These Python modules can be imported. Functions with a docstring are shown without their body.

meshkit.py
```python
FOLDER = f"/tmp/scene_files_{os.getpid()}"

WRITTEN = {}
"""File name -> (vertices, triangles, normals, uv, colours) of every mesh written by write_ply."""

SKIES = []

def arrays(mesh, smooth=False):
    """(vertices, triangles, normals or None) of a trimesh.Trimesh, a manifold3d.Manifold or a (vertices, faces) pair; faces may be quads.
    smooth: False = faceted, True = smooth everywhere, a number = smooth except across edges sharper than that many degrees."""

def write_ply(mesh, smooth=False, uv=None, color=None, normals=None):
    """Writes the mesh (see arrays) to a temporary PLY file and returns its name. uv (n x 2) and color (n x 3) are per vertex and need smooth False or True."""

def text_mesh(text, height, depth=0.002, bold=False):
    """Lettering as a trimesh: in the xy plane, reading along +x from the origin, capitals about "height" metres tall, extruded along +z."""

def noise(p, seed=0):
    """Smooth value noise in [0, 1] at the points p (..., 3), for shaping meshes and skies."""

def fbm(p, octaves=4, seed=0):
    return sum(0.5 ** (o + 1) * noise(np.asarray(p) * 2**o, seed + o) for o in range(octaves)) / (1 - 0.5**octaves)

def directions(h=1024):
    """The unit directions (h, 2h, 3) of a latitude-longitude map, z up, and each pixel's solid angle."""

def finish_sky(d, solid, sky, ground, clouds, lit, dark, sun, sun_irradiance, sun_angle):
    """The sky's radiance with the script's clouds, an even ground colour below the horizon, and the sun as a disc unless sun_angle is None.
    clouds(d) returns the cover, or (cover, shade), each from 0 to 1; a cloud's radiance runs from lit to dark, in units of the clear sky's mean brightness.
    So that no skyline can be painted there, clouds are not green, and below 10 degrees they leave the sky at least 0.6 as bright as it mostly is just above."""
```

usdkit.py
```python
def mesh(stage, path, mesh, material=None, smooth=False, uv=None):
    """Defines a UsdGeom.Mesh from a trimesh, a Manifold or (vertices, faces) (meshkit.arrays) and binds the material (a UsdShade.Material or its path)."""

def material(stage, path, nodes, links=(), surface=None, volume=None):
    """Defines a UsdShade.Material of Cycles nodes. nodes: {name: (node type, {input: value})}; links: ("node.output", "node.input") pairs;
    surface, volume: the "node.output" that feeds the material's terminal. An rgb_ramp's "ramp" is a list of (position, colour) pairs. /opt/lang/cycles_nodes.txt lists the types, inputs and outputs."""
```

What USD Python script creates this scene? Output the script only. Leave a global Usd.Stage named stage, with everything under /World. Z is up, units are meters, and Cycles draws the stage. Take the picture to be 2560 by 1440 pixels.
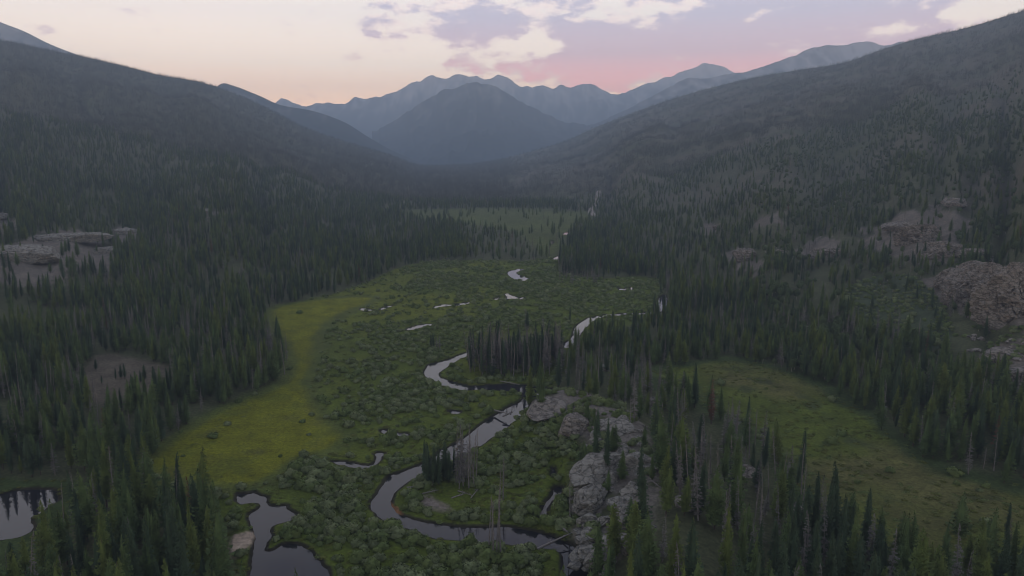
import math
import numpy as np
import shapely
from shapely.geometry import Polygon, LineString, Point
from scipy.interpolate import PchipInterpolator
import trimesh
import usdkit
import meshkit
from pxr import Usd, UsdGeom, UsdLux, UsdShade, Sdf, Gf, Vt

stage = Usd.Stage.CreateInMemory()
UsdGeom.SetStageUpAxis(stage, "Z")
UsdGeom.SetStageMetersPerUnit(stage, 1.0)
UsdGeom.Xform.Define(stage, "/World")
UsdGeom.Scope.Define(stage, "/World/Looks")
L = "/World/Looks/"

# ------------------------------------------------------------------ camera, sky, sun, exposure
FPX, HORIZON, CAM_Z = 1828.0, 380.0, 90.0          # lens in photo pixels (2560 wide), eye level, metres above the valley floor
PITCH = math.atan((720 - HORIZON) / FPX)
EXPOSURE = 1.27
HAZE = 1.6e-4
cam = UsdGeom.Camera.Define(stage, "/World/camera")
cam.CreateHorizontalApertureAttr(36.0)
cam.CreateFocalLengthAttr(36.0 * FPX / 2560)
cam.CreateClippingRangeAttr(Gf.Vec2f(1.0, 60000.0))
cam.CreateExposureAttr(EXPOSURE)
cam.AddTranslateOp().Set(Gf.Vec3d(0, 0, CAM_Z))
cam.AddRotateXOp().Set(90.0 - math.degrees(PITCH))

SUN_AZ, SUN_EL = math.radians(-24.0), math.radians(1.5)
SKY_STRENGTH = 0.15
sun = UsdLux.DistantLight.Define(stage, "/World/sun")
sun.CreateIntensityAttr(0.12)
sun.CreateAngleAttr(10.0)
sun.CreateColorAttr(Gf.Vec3f(1.0, 0.72, 0.5))
sun.GetPrim().CreateAttribute("inputs:normalize", Sdf.ValueTypeNames.Bool).Set(True)
sun.AddRotateZOp().Set(-math.degrees(SUN_AZ))
sun.AddRotateXOp().Set(-(90.0 - math.degrees(SUN_EL)))   # light travels along -z: tilt the source towards +y


def px_dir(px, py):
    u, v = (np.asarray(px, float) - 1280) / FPX, (720 - np.asarray(py, float)) / FPX
    c, s = math.cos(PITCH), math.sin(PITCH)
    return np.stack([u + 0 * v, c + v * s, -s + v * c], -1)


def unit(px, py):
    d = px_dir(px, py)
    return d / np.linalg.norm(d, axis=-1, keepdims=True)


def sky_material():
    n, k = {}, []
    q = 1.0 / SKY_STRENGTH

    def put(name, kind, inputs, *links):
        n[name] = (kind, inputs)
        k.extend((a, f"{name}.{b}") for a, b in links)
        return name

    put("tc", "texture_coordinate", {})
    put("sky", "sky_texture", {"sky_type": "single_scattering", "sun_disc": False, "sun_elevation": SUN_EL, "sun_rotation": SUN_AZ, "altitude": 2600.0,
                               "air_density": 1.0, "aerosol_density": 1.0, "ozone_density": 1.0})
    put("soft", "gamma", {"gamma": 0.48}, ("sky.color", "color"))
    put("tint", "mix", {"mix_type": "multiply", "fac": 1.0, "color2": (2.36, 2.16, 2.30)}, ("soft.color", "color1"))
    # clouds: banks of cloud at their directions, ragged by noise, and broken cover on towards the zenith
    put("wob", "noise_texture", {"scale": 9.0, "detail": 7.0, "roughness": 0.62}, ("tc.generated", "vector"))
    put("wob_c", "mix_vector", {"fac": (0.12), "use_clamp": False}, ("tc.generated", "a"), ("wob.color", "b"))
    put("flat", "mapping", {"scale": (5.0, 5.0, 13.0)}, ("tc.generated", "vector"))
    put("puff", "noise_texture", {"scale": 2.6, "detail": 9.0, "roughness": 0.58}, ("flat.vector", "vector"))
    total = None
    for i, (px, py, rx, ry, w) in enumerate(CLOUD_BANKS):
        c = unit(px, py)
        sx, sz = FPX / rx, FPX / ry
        off = np.array([0.5, 0.5, 0.5]) * 0.12                      # the noise shift's mean
        c2 = c * 0.88 + off
        put(f"m{i}", "mapping", {"scale": (sx, sx, sz), "location": tuple(-c2 * np.array([sx, sx, sz]))}, ("wob_c.result", "vector"))
        put(f"g{i}", "gradient_texture", {"gradient_type": "spherical"}, (f"m{i}.vector", "vector"))
        if total is None:
            put(f"s{i}", "math", {"math_type": "multiply", "value2": w}, (f"g{i}.fac", "value1"))
        else:
            put(f"s{i}", "math", {"math_type": "multiply_add", "value2": w}, (f"g{i}.fac", "value1"), (total, "value3"))
        total = f"s{i}.value"
    put("xyz", "separate_xyz", {}, ("tc.generated", "vector"))
    put("high", "map_range", {"from_min": 0.26, "from_max": 0.6, "to_min": 0.0, "to_max": 0.5, "clamp": True}, ("xyz.z", "value"))
    put("sum", "math", {"math_type": "add"}, (total, "value1"), ("high.result", "value2"))
    put("nz", "math", {"math_type": "multiply_add", "value2": 4.6, "value3": -2.75}, ("puff.fac", "value1"))
    put("field", "math", {"math_type": "add"}, ("sum.value", "value1"), ("nz.value", "value2"))
    put("cover", "map_range", {"range_type": "smoothstep", "from_min": 0.0, "from_max": 0.5, "to_min": 0.0, "to_max": 0.95}, ("field.value", "value"))
    put("tone", "rgb_ramp", {"ramp": [(0.0, (1.6, 0.52, 0.36)), (0.09, (1.16, 0.46, 0.39)), (0.125, (0.56, 0.37, 0.40)), (0.17, (0.39, 0.355, 0.43)),
                                      (0.3, (0.36, 0.345, 0.42)), (0.46, (0.33, 0.32, 0.40)), (0.56, (0.17, 0.18, 0.25)), (1.0, (0.13, 0.15, 0.22))]}, ("xyz.z", "fac"))
    put("edge", "rgb_ramp", {"ramp": [(0.0, (1.3, 0.70, 0.45)), (0.13, (0.80, 0.62, 0.54)), (0.25, (0.66, 0.59, 0.57)), (0.46, (0.42, 0.40, 0.44)), (0.56, (0.22, 0.23, 0.30)), (1.0, (0.15, 0.17, 0.24))]}, ("xyz.z", "fac"))
    put("veil", "rgb_ramp", {"ramp": [(0.0, (3.0, 1.35, 0.45)), (0.06, (2.2, 1.22, 0.60)), (0.11, (1.22, 0.93, 0.66)), (0.17, (0.78, 0.67, 0.57)), (0.22, (0.68, 0.62, 0.56)), (0.32, (0.56, 0.53, 0.54)),
                                      (0.46, (0.46, 0.44, 0.47)), (0.52, (0.25, 0.26, 0.33)), (0.60, (0.15, 0.165, 0.235)), (1.0, (0.13, 0.15, 0.22))]}, ("xyz.z", "fac"))
    put("mott", "noise_texture", {"scale": 7.0, "detail": 6.0, "roughness": 0.6}, ("flat.vector", "vector"))
    put("veil_q", "mix", {"mix_type": "multiply", "fac": 1.0, "color2": (q, q, q)}, ("veil.color", "color1"))
    put("clear", "mix", {"fac": 0.72}, ("tint.color", "color1"), ("veil_q.color", "color2"))
    put("mott2", "math", {"math_type": "multiply_add", "value2": 3.0, "value3": -1.5}, ("mott.fac", "value1"))
    put("dense", "math", {"math_type": "add"}, ("field.value", "value1"), ("mott2.value", "value2"))
    put("thick", "map_range", {"range_type": "smoothstep", "from_min": 0.0, "from_max": 0.95, "to_min": 0.0, "to_max": 1.0}, ("dense.value", "value"))
    put("body", "mix", {}, ("thick.result", "fac"), ("edge.color", "color1"), ("tone.color", "color2"))
    put("lit", "mix", {"mix_type": "multiply", "fac": 1.0, "color2": (q, q, q)}, ("body.color", "color1"))
    put("all", "mix", {"mix_type": "mix"}, ("cover.result", "fac"), ("clear.color", "color1"), ("lit.color", "color2"))
    put("bg", "background_shader", {"strength": SKY_STRENGTH}, ("all.color", "color"))
    return usdkit.material(stage, L + "sky_look", n, k, surface="bg.background")


CLOUD_BANKS = [(1270, 30, 300, 100, 1.2), (1150, 88, 210, 44, 1.0), (1440, 162, 290, 66, 1.35), (1560, 110, 170, 60, 0.7), (1700, 120, 300, 120, 0.9), (2000, 40, 600, 210, 1.9),
               (2250, 110, 400, 95, 0.6), (975, 70, 80, 34, 0.9), (1000, 0, 190, 30, 0.9), (1160, 156, 44, 24, 1.1), (2200, -150, 800, 130, 0.9), (1500, -160, 800, 110, 0.8), (2490, 25, 180, 55, -1.2), (1320, 112, 130, 26, -0.7), (1625, 72, 90, 40, -0.8), (1780, 20, 130, 26, -0.9), (1990, 110, 170, 22, -0.7), (2230, 70, 160, 24, -0.8), (1700, 150, 110, 20, -0.5)]

dome = UsdLux.DomeLight.Define(stage, "/World/sky")
UsdShade.MaterialBindingAPI.Apply(dome.GetPrim()).Bind(sky_material())

# ------------------------------------------------------------------ small helpers
RNG = np.random.default_rng(7)


def to_px(p):
    """Where a point stands in the photograph (authoring aid for reading regions off the picture)."""
    p = np.asarray(p, float)
    c, s = math.cos(PITCH), math.sin(PITCH)
    x, y, z = p[..., 0], p[..., 1], p[..., 2] - CAM_Z
    d = np.maximum(y * c - z * s, 1e-3)
    return np.stack([1280 + FPX * x / d, 720 - FPX * (y * s + z * c) / d], -1)


def on_floor(px, py, z=0.0):
    d = px_dir(px, py)
    t = (z - CAM_Z) / d[..., 2]
    return np.stack([d[..., 0] * t, d[..., 1] * t], -1)


def chaikin(p, n=2, closed=True):
    p = np.asarray(p, float)
    for _ in range(n):
        q = np.roll(p, -1, 0) if closed else p[1:]
        a = p if closed else p[:-1]
        m = np.empty((2 * len(a), 2))
        m[0::2], m[1::2] = a * 0.75 + q * 0.25, a * 0.25 + q * 0.75
        p = m if closed else np.vstack([p[:1], m, p[-1:]])
    return p


def fpoly(pts, smooth=2):
    a = np.array(pts, float)
    return Polygon(chaikin(on_floor(a[:, 0], a[:, 1]), smooth)).buffer(0)


def crop(pts, x0, y0, s=2.0):
    return [(x0 + a / s, y0 + b / s) for a, b in pts]


def nz(x, y, scale, octaves=4, seed=0):
    p = np.stack([np.asarray(x) / scale, np.asarray(y) / scale, np.full(np.shape(x), 0.37)], -1)
    return meshkit.fbm(p, octaves, seed)


def sstep(a, b, x):
    t = np.clip((x - a) / (b - a), 0, 1)
    return t * t * (3 - 2 * t)


def quads(nr, nc):
    i = np.arange(nr * nc).reshape(nr, nc)
    a, b, c, d = i[:-1, :-1], i[:-1, 1:], i[1:, 1:], i[1:, :-1]
    return np.vstack([np.stack([a, b, c], -1).reshape(-1, 3), np.stack([a, c, d], -1).reshape(-1, 3)])


def tag(prim, label=None, cat=None, group=None, kind=None):
    for key, v in (("label", label), ("category", cat), ("group", group), ("kind", kind)):
        if v:
            prim.SetCustomDataByKey(key, v)


COUNT = {}


def numbered(name):
    n = COUNT.get(name, 0)
    COUNT[name] = n + 1
    return name if n == 0 else f"{name}_{n:03d}"


def primvar(mesh, name, data):
    UsdGeom.PrimvarsAPI(mesh).CreatePrimvar(name, Sdf.ValueTypeNames.Color3fArray, "vertex").Set(Vt.Vec3fArray.FromNumpy(np.asarray(data, np.float32)))


# ------------------------------------------------------------------ water outlines and ground regions (read off the photograph, laid on the valley floor)
RIVER_LOW = crop([(1115, 1560), (1120, 1440), (1110, 1340), (1085, 1315), (1000, 1300), (900, 1290), (800, 1280), (700, 1270), (600, 1265), (440, 1250), (380, 1215), (290, 1190), (190, 1150),
                  (145, 1090), (150, 1060), (200, 1010), (220, 960), (250, 935), (320, 915), (410, 880), (480, 840), (490, 815), (560, 785), (650, 730), (690, 690), (750, 650), (800, 620), (850, 590),
                  (900, 570), (920, 540), (905, 520), (830, 515), (700, 507), (630, 515), (560, 505), (490, 480), (410, 435), (430, 400), (440, 380), (520, 365), (610, 330), (700, 300), (850, 292),
                  (960, 300), (1050, 292), (1130, 275), (1165, 240), (1165, 205), (1190, 180), (1250, 140), (1420, 126), (1530, 124), (1590, 112), (1600, 100), (1585, 70), (1590, 52), (1625, 28), (1640, 60), (1632, 110), (1612, 138),
                  (1560, 129), (1420, 132), (1295, 146), (1255, 175), (1215, 212), (1190, 250), (1182, 297), (1110, 300), (1050, 306), (960, 316), (850, 310), (700, 320), (615, 348), (580, 365), (520, 405),
                  (490, 430), (510, 450), (560, 465), (640, 488), (690, 488), (800, 478), (950, 482), (1075, 503), (1082, 520), (1030, 530), (970, 560), (945, 600), (935, 640), (860, 668), (850, 692), (760, 748),
                  (690, 800), (600, 842), (560, 862), (440, 902), (400, 945), (340, 970), (290, 1010), (250, 1060), (265, 1100), (310, 1140), (400, 1165), (500, 1180), (600, 1195), (720, 1195), (830, 1190),
                  (940, 1210), (1035, 1225), (1150, 1272), (1230, 1345), (1248, 1400), (1244, 1440), (1250, 1560)], 850, 720)
POND = crop([(1175, 1025), (1250, 1025), (1275, 1018), (1290, 1030), (1345, 1045), (1335, 1070), (1350, 1092), (1400, 1086), (1440, 1085), (1430, 1105), (1490, 1125), (1480, 1155), (1430, 1170), (1370, 1185),
             (1355, 1210), (1360, 1240), (1330, 1290), (1330, 1312), (1360, 1312), (1420, 1275), (1480, 1275), (1540, 1300), (1590, 1350), (1620, 1390), (1655, 1410), (1640, 1500), (1240, 1500), (1255, 1360),
             (1270, 1280), (1265, 1200), (1245, 1170), (1240, 1130), (1300, 1102), (1300, 1080), (1260, 1074), (1200, 1082), (1180, 1060)], 0, 720)
POND_LEFT = crop([(-200, 1045), (0, 1030), (60, 1015), (130, 1005), (230, 1003), (290, 1012), (290, 1030), (300, 1060), (240, 1095), (200, 1130), (150, 1145), (180, 1190), (150, 1225), (90, 1250), (0, 1262), (-200, 1270)], 0, 720)
POOLS = [  # short glimpses of side channels among the willows
    crop([(0, 862), (60, 872), (130, 888), (165, 880), (180, 850), (160, 825), (230, 818), (215, 845), (180, 890), (140, 905), (60, 900), (-60, 868)], 850, 720),
    crop([(205, 705), (240, 712), (300, 722), (350, 728), (340, 742), (280, 738), (215, 728), (200, 715)], 850, 720),
    crop([(530, 608), (590, 612), (612, 624), (590, 632), (555, 628)], 850, 720),
    crop([(1062, 895), (1078, 915), (1075, 945), (1056, 945), (1060, 920)], 850, 720),
    crop([(1112, 990), (1115, 1020), (1080, 1045), (1050, 1075), (1040, 1110), (1030, 1150), (995, 1155), (1000, 1110), (1035, 1065), (1062, 1035), (1065, 1005), (1085, 992)], 850, 720),
    crop([(320, 212), (350, 196), (400, 182), (465, 178), (455, 190), (400, 198), (350, 212)], 850, 720),
    crop([(465, 98), (490, 85), (560, 82), (600, 76), (655, 68), (650, 76), (600, 86), (550, 90), (500, 92), (478, 102)], 850, 720),
    crop([(190, 108), (215, 98), (240, 88), (290, 84), (240, 96), (215, 110)], 850, 720),
    crop([(95, 108), (112, 98), (140, 104), (180, 108), (140, 116), (112, 114)], 850, 720),
    crop([(815, 30), (840, 28), (870, 42), (930, 50), (928, 56), (860, 54), (820, 56), (840, 44)], 850, 720),
    crop([(765, 52), (790, 46), (800, 52), (782, 62)], 850, 720),
    [(1265, 682), (1278, 676), (1308, 671), (1312, 674), (1288, 680), (1296, 688), (1318, 694), (1328, 698), (1300, 701), (1278, 694)],
    [(1374, 602), (1384, 601), (1386, 608), (1379, 610)], [(1408, 582), (1426, 580), (1424, 585), (1410, 586)], [(1380, 646), (1402, 638), (1406, 642), (1390, 650)],
    [(1018, 534), (1036, 531), (1034, 536), (1022, 538)], [(1048, 528), (1058, 527), (1056, 530)],
    [(1540, 718), (1556, 722), (1580, 718), (1584, 724), (1552, 727)]]
river = fpoly(RIVER_LOW)
pond, pond_left = fpoly(POND), fpoly(POND_LEFT)
pools = [fpoly(p) for p in POOLS]
WATER = shapely.union_all([river, pond, pond_left] + pools)
shapely.prepare(WATER)

MEADOW_LEFT = fpoly([(668, 772), (760, 752), (900, 738), (960, 745), (830, 800), (800, 850), (800, 900), (770, 950), (790, 1010), (830, 1060), (880, 1090), (840, 1130), (740, 1150), (700, 1190), (640, 1222), (560, 1225),
                     (470, 1215), (330, 1172), (370, 1140), (480, 1060), (600, 1000), (690, 965), (730, 930), (712, 870), (690, 840), (665, 800)])
MEADOW_RIGHT = fpoly([(1600, 930), (1690, 915), (1780, 900), (1850, 896), (1960, 925), (2050, 960), (2130, 1005), (2200, 1060), (2260, 1110), (2330, 1160), (2420, 1195), (2560, 1215), (2760, 1240), (2760, 1450),
                      (2560, 1440), (2380, 1415), (2280, 1395), (2180, 1385), (2100, 1350), (2040, 1290), (1985, 1200), (1925, 1125), (1850, 1065), (1750, 1015), (1660, 980)])
MEADOW_FAR = fpoly([(1000, 528), (1120, 522), (1250, 520), (1380, 524), (1480, 530), (1500, 545), (1450, 560), (1420, 585), (1400, 645), (1350, 650), (1335, 605), (1260, 572), (1100, 554), (1000, 545)], 1)
WETLAND = fpoly([(668, 772), (760, 752), (850, 732), (920, 705), (1000, 668), (1080, 652), (1200, 650), (1330, 655), (1350, 648), (1400, 645), (1380, 680), (1480, 700), (1600, 690), (1655, 700), (1650, 800),
                 (1480, 830), (1450, 870), (1410, 900), (1400, 960), (1350, 985), (1335, 1030), (1300, 1060), (1400, 1075), (1450, 1130), (1420, 1250), (1425, 1330), (1480, 1440), (1500, 1600), (600, 1600), (590, 1440), (580, 1330), (540, 1290),
                 (420, 1262), (330, 1190), (350, 1160), (480, 1060), (600, 1000), (690, 965), (730, 930), (712, 870), (690, 840), (660, 800)], 1)
POND_BANK = fpoly([(-200, 1205), (0, 1196), (120, 1198), (210, 1204), (230, 1250), (180, 1300), (145, 1380), (130, 1470), (0, 1490), (-200, 1480)], 1)
CLEARING = fpoly([(190, 935), (225, 900), (262, 880), (330, 893), (405, 912), (430, 930), (420, 985), (340, 1020), (250, 1010), (200, 975)])
SAND = fpoly([(578, 1342), (600, 1334), (630, 1330), (636, 1350), (620, 1375), (592, 1400), (578, 1396)])
GRAVEL_BAR = fpoly([(1045, 1240), (1080, 1235), (1110, 1255), (1140, 1270), (1125, 1282), (1080, 1275), (1055, 1260)])
SANDBAR_ORANGE = fpoly([(965, 1258), (975, 1252), (995, 1272), (1010, 1290), (985, 1290), (970, 1275)])
SHOAL = fpoly([(1215, 1078), (1250, 1050), (1272, 1052), (1258, 1072), (1225, 1095)])

# ------------------------------------------------------------------ the shape of the valley: along each bearing, floor -> foot of slope -> ridge
def curve(pts, eye_level=False):
    a = np.array(pts, float)
    d = px_dir(a[:, 0], a[:, 1])
    o = np.argsort(d[:, 0] / d[:, 1])
    return (d[:, 0] / d[:, 1])[o], (d[:, 2] / d[:, 1])[o], o


a_f, e_f, _ = curve([(-900, 1150), (-400, 1000), (0, 870), (300, 805), (500, 762), (700, 715), (900, 640), (1000, 590), (1100, 545), (1200, 505), (1300, 500), (1400, 515), (1480, 548), (1560, 600), (1650, 680), (1800, 760),
                     (2000, 850), (2200, 940), (2400, 1040), (2560, 1110), (3000, 1250), (3600, 1350)])
FOOT = PchipInterpolator(a_f, -CAM_Z / e_f)
ridge_pts = [(-900, 20), (-400, 40), (0, 100), (100, 121), (180, 136), (300, 162), (400, 187), (500, 204), (560, 224), (650, 262), (700, 288), (760, 318), (860, 353), (970, 386), (1060, 414), (1150, 412), (1230, 402), (1330, 378),
             (1420, 350), (1480, 322), (1560, 290), (1700, 241), (1800, 213), (1900, 191), (2000, 174), (2100, 159), (2210, 122), (2300, 95), (2400, 73), (2560, 26), (2800, -40), (3200, -100), (3600, -140)]
a_r, e_r, _o = curve(ridge_pts)
depth_r = np.interp([p[0] for p in ridge_pts], [-900, 0, 400, 700, 1060, 1250, 1480, 1700, 2100, 2560, 3600], [2000, 2600, 2900, 3100, 3500, 3900, 4000, 3600, 2900, 2400, 1900])[_o]
RIDGE_E, RIDGE_Y = PchipInterpolator(a_r, e_r), PchipInterpolator(a_r, depth_r)
KNOLL = [on_floor(np.array(x, float), np.array(y, float)) for x, y in zip(*[(1420, 1500, 1560, 1600, 1640, 1690, 1760), (1040, 1090, 1150, 1230, 1320, 1440, 1560)])]
KNOLL_LINE = LineString(np.array(KNOLL))
LEFT_BLUFF = [(on_floor(60, 700), 20, 7), (on_floor(330, 640), 22, 6)]


def terrain(x, y, detail=True):
    x, y = np.asarray(x, float), np.asarray(y, float)
    a = np.clip(x / np.maximum(y, 1), a_r[0], a_r[-1])
    yf, yr, er = FOOT(a), RIDGE_Y(a), RIDGE_E(a)
    hr = CAM_Z + er * yr
    t = (y - yf) / (yr - yf)
    tt = np.clip(t, 0, 1)
    s = tt ** 1.22 * sstep(0, 0.04, tt) ** 0.5
    roll = (nz(x, y, 520, 4, 3) - 0.5) * 150 * tt ** 0.8 * (1 - tt) ** 0.7 + (nz(x, y, 130, 3, 9) - 0.5) * 38 * np.sqrt(tt) * (1 - tt) * sstep(0, 0.02, tt)
    gul = np.abs(meshkit.fbm(np.stack([a * 11 + 0.25 * nz(x, y, 400, 2, 14), tt * 1.3, 0 * a + 4.2], -1), 3, 33) - 0.5)
    roll = roll + (np.minimum(gul * 4, 1) - 0.6) * 34 * np.clip(tt * 5, 0, 1) * np.clip((1 - tt) * 2.5, 0, 1)
    h = hr * s + roll * np.clip(hr / 250, 0.15, 1)
    over = np.clip(t - 1, 0, None)
    h = h - over * (yr - yf) * 0.45
    h = np.maximum(h, -1.5)
    floor = 1 - sstep(0.0, 0.03, t)
    h = h + (nz(x, y, 35, 3, 5) - 0.35) * 0.5 * floor
    near = (y < 330) & (y > 60) & (np.abs(x) < 200)
    if np.any(near):
        d = shapely.distance(shapely.points(x[near], y[near]), KNOLL_LINE)
        h[near] += 8.5 * np.exp(-(d / 17.0) ** 2) * (0.65 + 0.7 * nz(x[near], y[near], 14, 3, 21))
    if detail:
        w = np.full(x.shape, 99.0)
        m = (y < 1250) & (t < 0.02)
        pts = shapely.points(x[m], y[m])
        dist = shapely.distance(pts, WATER)
        ins = shapely.contains(WATER, pts)
        depth_in = np.zeros(len(pts))
        depth_in[ins] = shapely.distance(pts[ins], WATER.boundary)
        w[m] = np.where(ins, -depth_in, dist) + (nz(x[m], y[m], 2.2, 2, 31) - 0.5) * 1.2
        bank = np.clip(0.12 + h * 0.5, 0.1, None)
        k = sstep(0.0, 3.0, w)
        low = np.where(w > 0, np.minimum(0.05 + 0.35 * w, 0.5), np.maximum(0.05 + 0.8 * w, -1.1))
        h = np.where(w < 3.0, low * (1 - k) + np.maximum(h, bank) * k, h)
        return h, w, t
    return h


WATER_Z = -0.12

# ------------------------------------------------------------------ ground
ys_near = CAM_Z / np.linspace(CAM_Z / 104, CAM_Z / 1250, 460)
ys_far = np.geomspace(1250, 5200, 150)[1:]
ys = np.concatenate([[40, 70, 90], ys_near, ys_far])
aa = np.concatenate([np.linspace(-1.12, -0.78, 24)[:-1], np.linspace(-0.78, 0.78, 900), np.linspace(0.78, 1.12, 24)[1:]])
GA, GY = np.meshgrid(aa, ys)
GX = GA * GY
gh, gw, gt = terrain(GX.ravel(), GY.ravel())
gx, gy = GX.ravel(), GY.ravel()
gpx = to_px(np.stack([gx, gy, gh], -1))


def inside(poly, x, y, wob=0.0, seed=1):
    if wob:
        x = x + (nz(x, y, wob * 2.5, 3, seed) - 0.5) * 2 * wob
        y = y + (nz(x, y, wob * 2.5, 3, seed + 7) - 0.5) * 2 * wob
    x0, y0, x1, y1 = poly.bounds
    out = np.zeros(len(x), bool)
    m = (x > x0) & (x < x1) & (y > y0) & (y < y1)
    shapely.prepare(poly)
    out[m] = shapely.contains_xy(poly, x[m], y[m])
    return out


def soft_inside(poly, x, y, wob, seed=1):
    """0..1, one well inside; a few jittered tests give the edge some width."""
    return sum(inside(poly, x + dx * wob, y + dy * wob, wob, seed) for dx, dy in ((0, 0), (0.5, 0.3), (-0.4, 0.5), (0.2, -0.6))) / 4.0


PPOLY = lambda pts: Polygon(chaikin(pts, 2))
BARE_RIGHT = [PPOLY([(2230, 560), (2330, 520), (2420, 530), (2400, 600), (2420, 660), (2330, 670), (2220, 640), (2150, 590)]),      # open rocky slopes right of the valley, as seen in the photo
              PPOLY([(2290, 690), (2400, 680), (2600, 700), (2700, 760), (2700, 830), (2560, 840), (2400, 800), (2330, 750)]),
              PPOLY([(2410, 900), (2480, 850), (2650, 830), (2750, 960), (2700, 1040), (2560, 990), (2450, 950)]),
              PPOLY([(1990, 610), (2080, 590), (2140, 620), (2120, 660), (2020, 650)]), PPOLY([(1810, 640), (1870, 615), (1915, 650), (1900, 690), (1830, 680)]),
              PPOLY([(1760, 570), (1810, 550), (1820, 580), (1780, 590)]),
              PPOLY([(1860, 560), (1960, 520), (1990, 530), (1900, 580)])]
BARE_LEFT = [PPOLY([(-60, 640), (60, 600), (140, 575), (230, 580), (240, 610), (240, 650), (180, 690), (120, 715), (0, 725)]), PPOLY([(270, 572), (340, 568), (355, 600), (340, 625), (290, 620)]),
             PPOLY([(225, 628), (280, 615), (300, 660), (280, 690), (235, 680)]), PPOLY([(-40, 535), (30, 535), (55, 580), (-20, 590)]), PPOLY([(490, 520), (530, 518), (535, 540), (500, 540)])]
SHRUB_SLOPE = PPOLY([(2090, 720), (2220, 680), (2320, 700), (2400, 830), (2330, 880), (2250, 840), (2150, 820)])
UNDER_CLIFF = PPOLY([(2300, 770), (2420, 800), (2700, 840), (2700, 1010), (2560, 990), (2460, 950), (2360, 900)])
FRONT_ROCKS = fpoly([(1350, 985), (1400, 970), (1470, 1010), (1560, 1030), (1610, 1120), (1640, 1180), (1640, 1240), (1660, 1300), (1640, 1370), (1600, 1460), (1480, 1440), (1450, 1370), (1425, 1300), (1440, 1230), (1490, 1150), (1420, 1100), (1360, 1040)])

hide = lambda col: np.array(col, float)
n1, n2, n3 = nz(gx, gy, 14, 4, 40), nz(gx, gy, 60, 4, 41), nz(gx, gy, 4.5, 3, 42)
alb = hide((0.060, 0.066, 0.032))[None] * (0.75 + 0.6 * n1[:, None])


def lay(mask, col, vary=0.35, noise=None):
    global alb
    c = hide(col)[None] * (1 - vary / 2 + vary * (n1 if noise is None else noise)[:, None])
    alb = alb * (1 - mask[:, None]) + c * mask[:, None]


# slopes: dry grass shows between the trees, more on the right-hand side
slope_open = sstep(np.where(gx > 0, 0.36, 0.46), np.where(gx > 0, 0.56, 0.62), nz(gx, gy, 150, 5, 55)) * sstep(0.06, 0.2, gt) * np.where(gx > 0, 0.85, 0.3)
lay(slope_open, (0.088, 0.078, 0.056), 0.6, n1)
lay(slope_open * sstep(0.5, 0.62, n2), (0.06, 0.07, 0.036), 0.5, n1)
for p in BARE_RIGHT + BARE_LEFT:
    lay(inside(p, gpx[:, 0] + (n2 - 0.5) * 150 + (n1 - .5) * 30, gpx[:, 1] + (n1 - 0.5) * 60).astype(float) * np.where(gy < 1000, 1.0, 0.45), (0.125, 0.108, 0.086), 0.7, n3)
lay(inside(SHRUB_SLOPE, gpx[:, 0] + (n1 - 0.5) * 60, gpx[:, 1] + (n2 - 0.5) * 30).astype(float), (0.05, 0.065, 0.032))
wet = soft_inside(WETLAND, gx, gy, 3.0)
lay(wet, (0.074, 0.098, 0.014), 0.7, n2)
yellow = sstep(0.44, 0.60, nz(gx, gy, 45, 4, 66)) * wet * sstep(190, 225, gy) * sstep(5, -25, gx)
lay(yellow, (0.098, 0.115, 0.012), 0.4, n3)
lay(soft_inside(POND_BANK, gx, gy, 2.5), (0.045, 0.065, 0.02), 0.5)
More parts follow.
